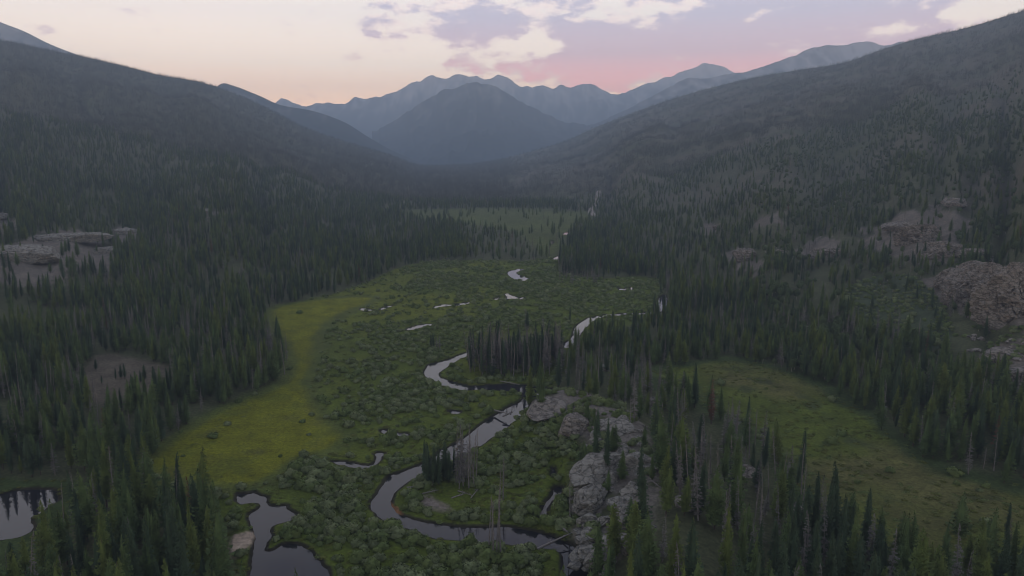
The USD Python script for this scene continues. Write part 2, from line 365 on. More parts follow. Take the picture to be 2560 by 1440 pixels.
lay(soft_inside(MEADOW_FAR, gx, gy, 9.0), (0.068, 0.084, 0.022), 0.9, n2)
ml = soft_inside(MEADOW_LEFT, gx, gy, 5.0)
lay(ml, (0.119, 0.126, 0.008), 0.5, n2)
lay(ml * sstep(0.56, 0.70, n1) * 0.6, (0.075, 0.08, 0.022))
lay(ml * sstep(0.55, 0.70, nz(gx, gy, 28, 4, 47)) * 0.5, (0.098, 0.088, 0.022))
lay(ml * sstep(0.52, 0.64, nz(gx, gy, 7, 3, 57)) * 0.45, (0.072, 0.090, 0.014))


def rim(poly, width):
    d = np.full(len(gx), 1e3)
    x0, y0, x1, y1 = poly.bounds
    m = (gx > x0 - 40) & (gx < x1 + 40) & (gy > y0 - 40) & (gy < y1 + 40)
    d[m] = shapely.distance(shapely.points(gx[m], gy[m]), poly.boundary)
    return sstep(width, width * 0.15, d + (n1 - 0.5) * width * 1.6)


lay(rim(MEADOW_LEFT, 6.0) * 0.8, (0.066, 0.084, 0.022), 0.5)
mr = soft_inside(MEADOW_RIGHT, gx, gy, 5.0)
lay(mr, (0.072, 0.094, 0.014), 1.0, n1)
lay(mr * sstep(0.52, 0.66, n2) * 0.8, (0.095, 0.088, 0.032), 0.6, n3)
lay(mr * sstep(0.55, 0.68, nz(gx, gy, 9, 3, 49)) * 0.7, (0.038, 0.05, 0.02), 0.5)
lay(mr * sstep(310, 350, gy + (n2 - 0.5) * 60), (0.105, 0.092, 0.034), 0.4)
lay(rim(MEADOW_RIGHT, 9.0), (0.045, 0.064, 0.022), 0.5)
lay(soft_inside(CLEARING, gx, gy, 4.0), (0.105, 0.088, 0.062), 0.5)
lay(soft_inside(GRAVEL_BAR, gx, gy, 2.5) * sstep(0.3, 0.5, n3), (0.16, 0.135, 0.11), 0.5)
rocky = soft_inside(FRONT_ROCKS, gx, gy, 3.0)
lay(rocky * sstep(0.36, 0.5, n3), (0.135, 0.12, 0.10), 0.6, n3)
# wet mud along the waterline and on the bed
lay(sstep(1.1, 0.3, gw), (0.026, 0.023, 0.016))
lay(soft_inside(SAND, gx, gy, 1.0), (0.34, 0.27, 0.20), 0.3)
lay(soft_inside(SANDBAR_ORANGE, gx, gy, 1.0), (0.20, 0.10, 0.045), 0.3)
lay(soft_inside(SHOAL, gx, gy, 1.5), (0.16, 0.105, 0.075), 0.3)
sand_up = np.maximum(soft_inside(SAND, gx, gy, 1.0) * 0.35, soft_inside(SANDBAR_ORANGE, gx, gy, 1.0) * 0.0)
gh = np.where(sand_up > 0, np.maximum(gh, sand_up), gh)
gh = gh + np.where(mr + wet > 0.4, (n3 - 0.5) * 0.35, 0) * (gw > 1.5)

gv = np.stack([gx, gy, gh], -1)
gf = quads(len(ys), len(aa))
nv = len(gv)
B = 9900.0                                            # the land beyond the view, below the modelled slopes
gv = np.vstack([gv, [(-B, -B, -3), (B, -B, -3), (B, 1.3 * B, -3), (-B, 1.3 * B, -3)]])
gf = np.vstack([gf, [[nv, nv + 1, nv + 2], [nv, nv + 2, nv + 3]]])
alb = np.vstack([alb, np.tile(hide((0.035, 0.037, 0.024)), (4, 1))])


def ground_material():
    n = {"at": ("attribute", {"attribute": "albedo"}), "geo": ("geometry", {}),
         "n1": ("noise_texture", {"scale": 0.9, "detail": 6.0, "roughness": 0.7}), "n2": ("noise_texture", {"scale": 0.12, "detail": 5.0, "roughness": 0.65}),
         "r": ("map_range", {"from_min": 0.3, "from_max": 0.7, "to_min": 0.55, "to_max": 1.4, "clamp": True}),
         "r2": ("map_range", {"from_min": 0.3, "from_max": 0.7, "to_min": 0.75, "to_max": 1.25, "clamp": True}),
         "mm": ("math", {"math_type": "multiply"}), "c": ("mix", {"mix_type": "multiply", "fac": 1.0}), "bump": ("bump", {"strength": 0.7, "distance": 0.6}),
         "p": ("principled_bsdf", {"roughness": 0.95, "specular_ior_level": 0.1})}
    k = [("geo.position", "n1.vector"), ("geo.position", "n2.vector"), ("n1.fac", "r.value"), ("n2.fac", "r2.value"), ("r.result", "mm.value1"), ("r2.result", "mm.value2"), ("at.color", "c.color1"), ("mm.value", "c.color2"),
         ("c.color", "p.base_color"), ("n1.fac", "bump.height"), ("bump.normal", "p.normal")]
    return usdkit.material(stage, L + "ground_look", n, k, surface="p.BSDF")


g = usdkit.mesh(stage, "/World/ground", (gv, gf), ground_material(), smooth=True)
primvar(g, "albedo", alb)
tag(g.GetPrim(), "valley floor of meadows and wetland rising into forested slopes on both sides", "ground", kind="structure")

# ------------------------------------------------------------------ water
def water_material():
    n = {"geo": ("geometry", {}), "map": ("mapping", {"scale": (1.0, 0.5, 1.0)}), "n": ("noise_texture", {"scale": 0.8, "detail": 3.0}), "b": ("bump", {"strength": 0.10, "distance": 0.05}),
         "p": ("principled_bsdf", {"base_color": (0.009, 0.009, 0.011), "roughness": 0.03, "ior": 1.33, "specular_ior_level": 0.5})}
    k = [("geo.position", "map.vector"), ("map.vector", "n.vector"), ("n.fac", "b.height"), ("b.normal", "p.normal")]
    return usdkit.material(stage, L + "water_look", n, k, surface="p.BSDF")


WM = water_material()


def water(name, poly, label, z=WATER_Z):
    big = poly.buffer(2.5).simplify(0.2)
    polys = getattr(big, "geoms", [big])
    ms = [trimesh.creation.extrude_polygon(p, 0.05, engine="earcut") for p in polys]
    m = trimesh.util.concatenate(ms)
    m.apply_translation([0, 0, z - 0.05])
    o = usdkit.mesh(stage, "/World/" + numbered(name), m, WM)
    tag(o.GetPrim(), label, name.replace("_", " "), kind="structure")


water("river", river, "winding dark river through the willow wetland")
water("pond", pond, "dark irregular pond at the lower left edge of the wetland")
water("pond", pond_left, "small dark pond at the left edge of the picture below the forest")
for i, p in enumerate(pools):
    water("stream", p, "short stretch of side stream showing between the willows")

# ------------------------------------------------------------------ far mountains
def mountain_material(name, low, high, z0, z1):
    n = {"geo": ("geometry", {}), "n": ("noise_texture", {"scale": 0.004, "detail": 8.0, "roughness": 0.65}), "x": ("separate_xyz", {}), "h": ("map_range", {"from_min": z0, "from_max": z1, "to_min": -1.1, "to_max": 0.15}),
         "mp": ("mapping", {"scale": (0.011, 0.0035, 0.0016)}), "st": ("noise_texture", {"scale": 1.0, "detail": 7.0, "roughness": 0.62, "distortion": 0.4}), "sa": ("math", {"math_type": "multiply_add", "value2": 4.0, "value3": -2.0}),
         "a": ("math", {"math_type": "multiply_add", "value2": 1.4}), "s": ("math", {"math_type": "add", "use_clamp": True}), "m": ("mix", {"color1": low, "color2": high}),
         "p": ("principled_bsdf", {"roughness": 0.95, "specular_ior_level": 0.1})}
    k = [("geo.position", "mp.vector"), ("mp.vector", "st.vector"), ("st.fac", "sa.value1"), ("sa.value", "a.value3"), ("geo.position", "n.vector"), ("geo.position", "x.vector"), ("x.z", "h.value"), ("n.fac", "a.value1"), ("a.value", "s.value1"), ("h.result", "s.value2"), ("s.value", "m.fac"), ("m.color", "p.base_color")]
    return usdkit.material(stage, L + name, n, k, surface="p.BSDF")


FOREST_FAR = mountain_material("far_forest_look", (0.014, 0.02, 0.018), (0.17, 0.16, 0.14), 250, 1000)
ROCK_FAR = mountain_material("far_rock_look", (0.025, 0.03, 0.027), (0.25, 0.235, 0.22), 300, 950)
BOX_TOP = 0.0


def mountain(pts, depth, front, mat, label, rough=1.0, seed=0, jag=0.0):
    global BOX_TOP
    xs = [p[0] for p in pts]
    a, e, o = curve(pts)
    E = PchipInterpolator(a, e)
    D = np.interp(np.arange(len(pts)), np.arange(len(pts)), np.broadcast_to(depth, len(pts)))[o]
    DD = PchipInterpolator(a, D)
    na, nt = 340, 110
    A = np.linspace(a[0], a[-1], na)
    T = np.concatenate([np.linspace(-1, 0, 80), np.linspace(0, 0.7, nt - 79)[1:]])
    AA, TT = np.meshgrid(A, T)
    y = DD(AA) + TT * front
    hr = CAM_Z + (E(AA) + (meshkit.fbm(np.stack([AA * 75, 0 * AA, 0 * AA + seed], -1), 5, seed) - 0.5) * jag) * DD(AA)
    u = np.abs(TT)
    x = AA * y
    spur = np.abs(nz(x, y * 0.45, 700, 5, seed) - 0.5) * 2
    h = hr * (1 - u) ** 1.15 - hr * 0.62 * rough * spur * np.sin(np.pi * np.clip(u, 0, 1)) ** 0.8 + (nz(x, y, 160, 4, seed + 5) - 0.5) * 130 * rough * np.clip(u * 3, 0, 1)
    h = np.where(u > 0.995, -2.5, np.maximum(h, -2.5))
    v = np.stack([x, y, h], -1).reshape(-1, 3)
    BOX_TOP = max(BOX_TOP, v[:, 2].max())
    o = usdkit.mesh(stage, "/World/" + numbered("mountain"), (v, quads(len(T), na)), mat, smooth=True)
    tag(o.GetPrim(), label, "mountain", kind="structure")


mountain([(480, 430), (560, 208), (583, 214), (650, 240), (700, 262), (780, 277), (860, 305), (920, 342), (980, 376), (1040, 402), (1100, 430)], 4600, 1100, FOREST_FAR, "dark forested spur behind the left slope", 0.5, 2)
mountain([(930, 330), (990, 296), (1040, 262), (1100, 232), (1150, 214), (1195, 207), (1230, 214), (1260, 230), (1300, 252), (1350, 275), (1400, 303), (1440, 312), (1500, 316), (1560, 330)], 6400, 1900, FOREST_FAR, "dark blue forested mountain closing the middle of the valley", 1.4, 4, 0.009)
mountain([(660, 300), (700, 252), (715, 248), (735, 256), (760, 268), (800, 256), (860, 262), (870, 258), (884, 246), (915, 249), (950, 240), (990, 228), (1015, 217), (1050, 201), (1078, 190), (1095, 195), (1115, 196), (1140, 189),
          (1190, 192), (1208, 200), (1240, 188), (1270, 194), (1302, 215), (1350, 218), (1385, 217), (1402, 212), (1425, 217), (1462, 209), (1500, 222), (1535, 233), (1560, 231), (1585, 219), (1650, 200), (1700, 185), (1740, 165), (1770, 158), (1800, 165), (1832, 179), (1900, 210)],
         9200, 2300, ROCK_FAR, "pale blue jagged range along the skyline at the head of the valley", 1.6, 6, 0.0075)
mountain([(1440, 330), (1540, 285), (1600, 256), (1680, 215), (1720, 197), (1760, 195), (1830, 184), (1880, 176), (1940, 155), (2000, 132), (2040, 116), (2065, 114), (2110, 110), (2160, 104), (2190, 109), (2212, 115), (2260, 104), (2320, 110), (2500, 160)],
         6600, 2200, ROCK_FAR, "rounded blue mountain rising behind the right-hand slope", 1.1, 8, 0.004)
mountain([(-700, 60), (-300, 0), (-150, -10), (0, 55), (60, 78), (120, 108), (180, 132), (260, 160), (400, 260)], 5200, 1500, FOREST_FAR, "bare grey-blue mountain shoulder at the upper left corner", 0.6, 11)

# ------------------------------------------------------------------ plants: shapes
def leaf_material(name, col, tips, translucent=0.25, scale=0.35):
    n = {"geo": ("geometry", {}), "n": ("noise_texture", {"scale": 0.09, "detail": 2.0}), "n2": ("noise_texture", {"scale": scale, "detail": 3.0}), "oi": ("object_info", {}),
         "mixn": ("math", {"math_type": "multiply_add", "value2": 0.8, "value3": -0.15}), "f": ("math", {"math_type": "multiply_add", "value2": 0.5, "use_clamp": True}),
         "c": ("mix", {"color1": col, "color2": tips}), "v": ("map_range", {"from_min": 0.3, "from_max": 0.7, "to_min": 0.7, "to_max": 1.3}), "c2": ("mix", {"mix_type": "multiply", "fac": 1.0}),
         "d": ("principled_bsdf", {"roughness": 0.8, "specular_ior_level": 0.15}), "t": ("translucent_bsdf", {}), "m": ("mix_closure", {"fac": translucent})}
    k = [("geo.position", "n.vector"), ("geo.position", "n2.vector"), ("n.fac", "mixn.value1"), ("oi.random", "f.value1"), ("mixn.value", "f.value3"), ("f.value", "c.fac"), ("n2.fac", "v.value"), ("c.color", "c2.color1"), ("v.result", "c2.color2"),
         ("c2.color", "d.base_color"), ("c2.color", "t.color"), ("d.BSDF", "m.closure1"), ("t.BSDF", "m.closure2")]
    return usdkit.material(stage, L + name, n, k, surface="m.closure")


def bark_material(name, col):
    n = {"geo": ("geometry", {}), "n": ("noise_texture", {"scale": 3.0, "detail": 4.0}), "r": ("map_range", {"from_min": 0.3, "from_max": 0.7, "to_min": 0.6, "to_max": 1.3}), "c": ("mix", {"mix_type": "multiply", "fac": 1.0, "color1": col}),
         "p": ("principled_bsdf", {"roughness": 0.9, "specular_ior_level": 0.2})}
    return usdkit.material(stage, L + name, n, [("geo.position", "n.vector"), ("n.fac", "r.value"), ("r.result", "c.color2"), ("c.color", "p.base_color")], surface="p.BSDF")


NEEDLE = [leaf_material("needle_green_look", (0.056, 0.092, 0.034), (0.092, 0.128, 0.040)), leaf_material("needle_dark_look", (0.036, 0.062, 0.034), (0.058, 0.086, 0.042)), leaf_material("needle_yellow_look", (0.078, 0.112, 0.030), (0.115, 0.145, 0.036))]
NEEDLE_RED = leaf_material("needle_red_look", (0.10, 0.045, 0.026), (0.125, 0.06, 0.036), 0.1)
NEEDLE_GREY = leaf_material("needle_grey_look", (0.105, 0.100, 0.090), (0.16, 0.150, 0.136), 0.15)
BARK, DEADWOOD = bark_material("bark_look", (0.07, 0.055, 0.042)), bark_material("deadwood_look", (0.17, 0.155, 0.14))
WILLOW = [leaf_material("willow_grey_look", (0.130, 0.165, 0.070), (0.185, 0.212, 0.098)), leaf_material("willow_green_look", (0.095, 0.135, 0.042), (0.135, 0.168, 0.052))]
SEDGE = leaf_material("sedge_look", (0.075, 0.092, 0.018), (0.115, 0.122, 0.026), 0.2)
BUSH = leaf_material("bush_look", (0.065, 0.095, 0.042), (0.09, 0.12, 0.05))
PALE_BARK = bark_material("pale_bark_look", (0.30, 0.28, 0.24))


def cone_trunk(h, r0, r1, sides=6, bend=0.0, rng=None):
    zs = np.linspace(0, h, 6)
    zs[0] = -0.8
    v, f = [], []
    for i, z in enumerate(zs):
        r = r0 + (r1 - r0) * max(z, 0) / h
        ox, oy = bend * math.sin(z / h * 2.2), bend * 0.6 * math.sin(z / h * 3.1)
        for s in range(sides):
            an = 2 * math.pi * s / sides
            v.append((ox + r * math.cos(an), oy + r * math.sin(an), z))
    for i in range(len(zs) - 1):
        for s in range(sides):
            a, b = i * sides + s, i * sides + (s + 1) % sides
            f += [(a, b, b + sides), (a, b + sides, a + sides)]
    return np.array(v), np.array(f)


def conifer_crown(seed, h=16.0, base=2.2, radius=1.9, whorls=30, per=8, gappy=0.12, shape=0.85):
    rng = np.random.default_rng(seed)
    tri = []
    lean = rng.normal(0, 0.25, 2)
    side = rng.uniform(0.75, 1.15, 8)
    for w in range(whorls):
        t = w / (whorls - 1)
        z = base + (h - base) * t ** 0.95
        env = radius * ((1 - t) ** shape * 0.94 + 0.05) * min(1.0, 0.55 + 2.2 * t) * rng.uniform(0.78, 1.12)
        nb = max(4, int(per * (0.55 + 0.45 * (1 - t))))
        ph = rng.uniform(0, 6.28)
        for b in range(nb):
            if rng.random() < gappy:
                continue
            an = ph + 6.283 * b / nb + rng.normal(0, 0.25)
            r = env * rng.uniform(0.7, 1.12) * side[int(an / 6.283 * 8) % 8]
            zb = z + rng.normal(0, 0.16)
            d = np.array([math.cos(an), math.sin(an), 0])
            s = np.array([-math.sin(an), math.cos(an), 0])
            droop = 0.28 * r + rng.uniform(-0.1, 0.15)
            o = np.array([lean[0] * t, lean[1] * t, zb])
            tip = o + d * r + [0, 0, -droop + 0.16 * r]
            mid = o + d * r * 0.55 + [0, 0, -droop * 0.8]
            wd = 0.30 * r + 0.12
            roll = rng.uniform(-0.35, 0.35)
            sv = s * math.cos(roll) + np.array([0, 0, 1]) * math.sin(roll)
            for q in (-1, 1):                                      # two sprays, each split into ragged fingers
                e1 = mid + sv * q * wd * rng.uniform(0.8, 1.2) + d * rng.uniform(-0.1, 0.25) * r + [0, 0, -0.10 * r]
                tri.append((o + d * 0.08 * r, mid, e1))
                tri.append((mid + d * 0.05 * r, tip, mid + sv * q * wd * 0.65 + d * 0.3 * r + [0, 0, -0.12]))
            up = mid + np.array([0, 0, 0.26 + 0.10 * r]) + d * 0.15 * r      # upright tuft
            tri.append((mid - sv * wd * 0.4, mid + sv * wd * 0.4 + d * 0.1 * r, up))
    top = np.array([lean[0], lean[1], h])
    for k in range(5):
        an = k * 1.257
        d = np.array([math.cos(an), math.sin(an), 0])
        tri.append((top + [0, 0, 0.35], top + d * 0.16 - [0, 0, 0.5], top + np.array([math.cos(an + 1.2), math.sin(an + 1.2), 0]) * 0.16 - [0, 0, 0.5]))
    v = np.array(tri).reshape(-1, 3)
    return v, np.arange(len(v)).reshape(-1, 3)


def snag_branches(seed, h=15.0, n=70, rmax=1.1, broken=False):
    rng = np.random.default_rng(seed)
    tri = []
    for i in range(n):
        t = rng.uniform(0.22, 0.98)
        z, an = h * t, rng.uniform(0, 6.283)
        r = rmax * (1 - t) ** 0.6 * rng.uniform(0.35, 1.1) + 0.18
        d, s = np.array([math.cos(an), math.sin(an), 0]), np.array([-math.sin(an), math.cos(an), 0])
        o, e = np.array([0, 0, z]), np.array([0, 0, z]) + d * r + [0, 0, rng.uniform(-0.35, 0.1) * r]
        wd = 0.035
        tri.append((o + s * wd, o - s * wd, e))
        tri.append((o + [0, 0, wd], o - [0, 0, wd], e))
        for _ in range(3):
            m = o + (e - o) * rng.uniform(0.35, 0.9)
            k = m + s * rng.choice([-1, 1]) * rng.uniform(0.15, 0.4) * r + d * 0.2 * r + [0, 0, rng.uniform(-0.3, 0.05)]
            tri.append((m + [0, 0, 0.03], m - [0, 0, 0.03], k))
    v = np.array(tri).reshape(-1, 3)
    return v, np.arange(len(v)).reshape(-1, 3)


def shrub_leaves(seed, n=230, flat=0.75, leaf=0.30, core=True):
    """A rounded bush one metre in radius: overlapping lobes of close foliage with leaf tufts standing out of them."""
    rng = np.random.default_rng(seed)
    lobes = [(np.array([0, 0, 0.38]), 0.62)] + [(np.array([math.cos(a) * 0.52, math.sin(a) * 0.52, rng.uniform(0.15, 0.5)]), rng.uniform(0.30, 0.5)) for a in np.arange(7) * 0.9 + rng.uniform(0, 0.5, 7)]
    tri = []
    for i in range(n):
        c, r = lobes[rng.integers(len(lobes))]
        d = rng.normal(size=3)
        d[2] = abs(d[2]) * 0.9 - 0.25
        d /= np.linalg.norm(d)
        p = c + d * r * rng.uniform(0.84, 1.16)
        t1 = np.cross(d, rng.normal(size=3))
        t1 /= np.linalg.norm(t1)
        t2 = np.cross(d, t1)
        s = leaf * rng.uniform(0.6, 1.2)
        tri.append((p + t1 * s * 0.6 - d * 0.04, p - t1 * s * 0.6 - d * 0.04, p + t2 * s * 0.9 + d * rng.uniform(0, 0.14)))
        tri.append((p + t1 * s * 0.5, p - t1 * s * 0.4, p - t2 * s * 0.7 - d * 0.06))
    parts = [(np.array(tri).reshape(-1, 3), np.arange(len(tri) * 3).reshape(-1, 3))]
    if core:
        for c, r in lobes:
            m = trimesh.creation.icosphere(1)
            k = 0.72 + 0.30 * (meshkit.fbm(m.vertices * 2.2 + seed, 2, seed) - 0.3)
            q = (m.vertices * k[:, None] * r + c)[m.faces].reshape(-1, 3)
            parts.append((q, np.arange(len(q)).reshape(-1, 3)))
    v, f = join(parts)
    v = v * [1, 1, flat * 1.15]
    v[:, 2] = np.maximum(v[:, 2], -0.08)
    return v, f


def with_core(m, h, base, radius, seed, shape):
    """A ragged inner cone of close foliage, so that a crown is not seen through."""
    v, f = [], []
    rows, sides = 9, 9
    for i in range(rows):
        t = i / (rows - 1)
        r = radius * 0.40 * ((1 - t) ** shape) * min(1.0, 0.5 + 2.5 * t) + 0.03
        for s in range(sides):
            an = 6.283 * (s + 0.5 * (i % 2)) / sides
            k = r * (0.72 + 0.55 * float(meshkit.noise(np.array([math.cos(an) * 2, math.sin(an) * 2, t * 9 + seed]), seed)))
            v.append((k * math.cos(an), k * math.sin(an), base + (h - 0.6 - base) * t))
    for i in range(rows - 1):
        for s in range(sides):
            a, c = i * sides + s, i * sides + (s + 1) % sides
            f += [(a, c, c + sides), (a, c + sides, a + sides)]
    q = np.array(v)[np.array(f)].reshape(-1, 3)
    return join([m, (q, np.arange(len(q)).reshape(-1, 3))])


def join(parts):
    v, f, n = [], [], 0
    for a, b in parts:
        v.append(a), f.append(b + n)
        n += len(a)
    return np.vstack(v), np.vstack(f)


# class prims: each kind of plant once, with its parts
UsdGeom.Scope.Define(stage, "/World/Kinds").GetPrim().SetSpecifier(Sdf.SpecifierClass)
KINDS = {}


def puffed(m, out, amount):
    """Leaf faces turned to face outwards, their shading eased towards the outline of the plant, as a mass of small leaves reads."""
    v, f = m
    t = v[f]
    fn = np.cross(t[:, 1] - t[:, 0], t[:, 2] - t[:, 0])
    fn /= np.linalg.norm(fn, axis=1, keepdims=True) + 1e-12
    o = out(t.mean(1))
    o /= np.linalg.norm(o, axis=1, keepdims=True) + 1e-12
    turn = (fn * o).sum(1) < 0
    f = f.copy()
    f[turn] = f[turn][:, [0, 2, 1]]
    fn[turn] *= -1
    n = fn * (1 - amount) + o * amount
    n /= np.linalg.norm(n, axis=1, keepdims=True) + 1e-12
    vn = np.zeros_like(v)
    vn[f] = n[:, None, :]
    return v, f, vn


ROUND = lambda c: c - np.array([0, 0, -0.15])
SPIRE = lambda c: np.stack([c[:, 0], c[:, 1], 0.55 * np.linalg.norm(c[:, :2], axis=1) + 0.12], -1)


def kind_prim(name, parts):
    p = f"/World/Kinds/{name}"
    stage.CreateClassPrim(p).SetTypeName("Xform")
    for part, m, mat, smooth in parts:
        o = usdkit.mesh(stage, f"{p}/{part}", m[:2], mat, smooth=smooth)
        if part in ("branches", "stems"):
            tag(o.GetPrim(), kind="stuff")                                  # twigs too fine to pick apart
        if len(m) == 3:
            o.CreateNormalsAttr(Vt.Vec3fArray.FromNumpy(m[2].astype(np.float32)))
            o.SetNormalsInterpolation("vertex")
    KINDS[name] = parts
    return p


PINES = []
for i, (sd, rad, wh, gap, shp, mat) in enumerate([(11, 2.5, 32, .06, .60, 0), (12, 2.0, 34, .10, .52, 1), (13, 3.1, 30, .08, .72, 0), (14, 1.8, 34, .16, .50, 1), (15, 2.7, 32, .05, .56, 2), (16, 2.2, 32, .10, .62, 2), (17, 3.4, 24, .16, .80, 0), (18, 1.5, 30, .24, .45, 1)]):
    PINES.append((f"pine_kind_{i + 1:03d}", mat))
    kind_prim(PINES[-1][0], [("crown", puffed(with_core(conifer_crown(sd, 16, 1.2 + 0.2 * i, rad, wh, 9, gap, shp), 16, 1.2 + 0.2 * i, rad, sd, shp), SPIRE, 0.38), NEEDLE[mat], False), ("trunk", cone_trunk(15.5, 0.19, 0.03, 6, 0.12), BARK, True)])
kind_prim("red_kind", [("crown", puffed(conifer_crown(21, 16, 2.2, 1.6, 28, 8, 0.25, .8), SPIRE, 0.5), NEEDLE_RED, False), ("trunk", cone_trunk(15.5, 0.17, 0.03, 6, 0.1), BARK, True)])
SNAGS = []
for i, (sd, nb, rm) in enumerate([(31, 60, 0.9), (32, 95, 1.3), (33, 40, 0.7)]):
    SNAGS.append(f"snag_kind_{i + 1:03d}")
    kind_prim(SNAGS[-1], [("branches", snag_branches(sd, 15, nb, rm), DEADWOOD, False), ("trunk", cone_trunk(15, 0.17, 0.04, 6, 0.15), DEADWOOD, True)])
GREYS = []
for i, sd in enumerate((41, 42, 43)):
    GREYS.append(f"grey_kind_{i + 1:03d}")
    kind_prim(GREYS[-1], [("crown", puffed(conifer_crown(sd, 15.5, 1.8, 1.4, 24, 7, 0.32, .62), SPIRE, 0.4), NEEDLE_GREY, False), ("trunk", cone_trunk(15, 0.16, 0.03, 6, 0.1), DEADWOOD, True)])
ASPENS = []
for i, sd in enumerate((71, 72)):
    ASPENS.append(f"aspen_kind_{i + 1:03d}")
    lv, lf = shrub_leaves(sd, 330, 1.0, 0.24)
    lv = lv * [2.2, 2.2, 5.0] + [0, 0, 3.2]
    kind_prim(ASPENS[-1], [("crown", puffed((lv, lf), lambda c: (c - [0, 0, 4.5]) * [1, 1, 0.5], 0.5), BUSH, False), ("trunk", cone_trunk(7.5, 0.13, 0.04, 6, 0.2), PALE_BARK, True)])
SHRUBS = []
for i, sd in enumerate((51, 52, 53, 54)):
    SHRUBS.append(f"willow_kind_{i + 1:03d}")
    kind_prim(SHRUBS[-1], [("foliage", puffed(shrub_leaves(sd, 300, 0.95, 0.2), ROUND, 0.6), WILLOW[i % 2], False), ("stems", snag_branches(sd + 3, 0.8, 8, 0.4), BARK, False)])

# ------------------------------------------------------------------ plants: where they grow
def jittered(y0, y1, s, amax=0.88, seed=0, grow=0.0):
    """Points about s apart over the wedge of land in front of the viewpoint."""
    rng = np.random.default_rng(seed)
    out = []
    y = y0
    while y < y1:
        step = s * (1 + grow * (y - y0))
        n = int(2 * amax * y / step)
        xs = (np.arange(n) + rng.uniform(0, 1, n)) * step - amax * y
        out.append(np.stack([xs, y + rng.uniform(-0.5, 0.5, n) * step], -1))
        y += step
    return np.vstack(out)


def in_view(x, y, z, top, pad=280):
    lo, hi = to_px(np.stack([x, y, z], -1)), to_px(np.stack([x, y, z + top], -1))
    return (lo[:, 0] > -pad) & (lo[:, 0] < 2560 + pad) & (hi[:, 1] < 1500)


P = jittered(104, 1350, 3.7, seed=5, grow=0.0007)
h, w, t = terrain(P[:, 0], P[:, 1])
x, y = P[:, 0], P[:, 1]
px = to_px(np.stack([x, y, h], -1))
rng = np.random.default_rng(99)
dens = np.full(len(P), 0.86) * (0.40 + 0.72 * sstep(0.32, 0.56, nz(x, y, 26, 3, 71))) * (1 - 0.75 * sstep(0.60, 0.70, nz(x, y, 48, 4, 73)))
for poly, wob in ((WETLAND, 5), (MEADOW_LEFT, 4), (MEADOW_RIGHT, 4), (POND_BANK, 2), (CLEARING, 3), (SAND, 1), (MEADOW_FAR, 8)):
    dens[inside(poly, x, y, wob, 3)] *= 0.07 if poly is MEADOW_FAR else 0
q1, q2 = nz(x, y, 14, 4, 40), nz(x, y, 60, 4, 41)
for p in BARE_RIGHT:
    dens[inside(p, px[:, 0] + (q2 - .5) * 150 + (q1 - .5) * 30, px[:, 1] + (q1 - .5) * 60)] *= 0.14
for p in BARE_LEFT:
    dens[inside(p, px[:, 0] + (q2 - .5) * 150 + (q1 - .5) * 30, px[:, 1] + (q1 - .5) * 60)] *= 0.08
dens[inside(SHRUB_SLOPE, px[:, 0], px[:, 1]) | inside(UNDER_CLIFF, px[:, 0], px[:, 1])] *= 0.15
op = sstep(np.where(x > 0, 0.36, 0.46), np.where(x > 0, 0.56, 0.62), nz(x, y, 150, 5, 55)) * sstep(0.06, 0.2, t) * np.where(x > 0, 0.85, 0.3)
dens *= 1 - 0.85 * op
right_slope = (x > 0) & (t > 0.02)
dens[right_slope] *= 0.75
rk = inside(FRONT_ROCKS, x, y, 2.0)
dens[rk] *= 0.16
ridge_wood = Polygon([(1440, 880), (1700, 930), (1900, 1010), (2060, 1200), (2120, 1440), (1450, 1440), (1400, 1100)])
rw = inside(ridge_wood, px[:, 0], px[:, 1])
dens[rw] *= 0.62
dens[np.hypot(px[:, 0] - 1775, px[:, 1] - 1085) < 42] = 0
dens[w < 1.2] = 0
dens[(px[:, 0] > 555) & (px[:, 0] < 680) & (px[:, 1] > 1300) & (px[:, 1] < 1540)] = 0        # the sandy patch by the pond lies open
dens[(px[:, 0] > 1170) & (px[:, 0] < 1350) & (px[:, 1] > 540) & (px[:, 1] < 660)] *= 0.4
keep = (rng.random(len(P)) < dens) & in_view(x, y, h, 18)
x, y, h, px, t, rw = x[keep], y[keep], h[keep], px[keep], t[keep], rw[keep]

# trees that stand apart: (px, py of the foot, height m, kind)
SPECIAL = []


def stand(px_, py_, hgt, kind, label=None, group=None):
    SPECIAL.append((px_, py_, hgt, kind, label, group))


srng = np.random.default_rng(17)
ISLAND = Polygon([(1165, 905), (1240, 890), (1330, 885), (1410, 895), (1420, 935), (1330, 945), (1180, 942)])
for _ in range(240):
    a, b = srng.uniform(1160, 1420), srng.uniform(880, 950)
    if ISLAND.contains(Point(a, b)):
        kd = srng.choice(["snag", "grey", "grey", "pine_dark"], p=[.38, .20, .20, .22])
        hh = srng.uniform(10, 19)
        lab = (("tall " if hh > 16 else "short " if hh < 12.5 else "") + {"snag": "bare grey dead tree", "grey": "withered grey conifer", "pine_dark": "living dark conifer"}[kd] + (" at the waterside" if b > 930 else " at the back" if b < 905 else " amid")
               + (" of the wooded island, left end" if a < 1240 else " of the wooded island, right end" if a > 1340 else " of the wooded island, middle")).replace("amid of", "inside")
        stand(a, b, hh, kd, lab, lab)
for a, b in ((1062, 1195), (1075, 1205), (1088, 1200), (1096, 1212), (1112, 1198), (1122, 1205), (1135, 1195), (1070, 1212), (1082, 1215)):
    stand(a, b, srng.uniform(8, 12), "pine_dark", "dark green conifer in the small clump above the gravel bar", "dark conifers in the lower river bend")
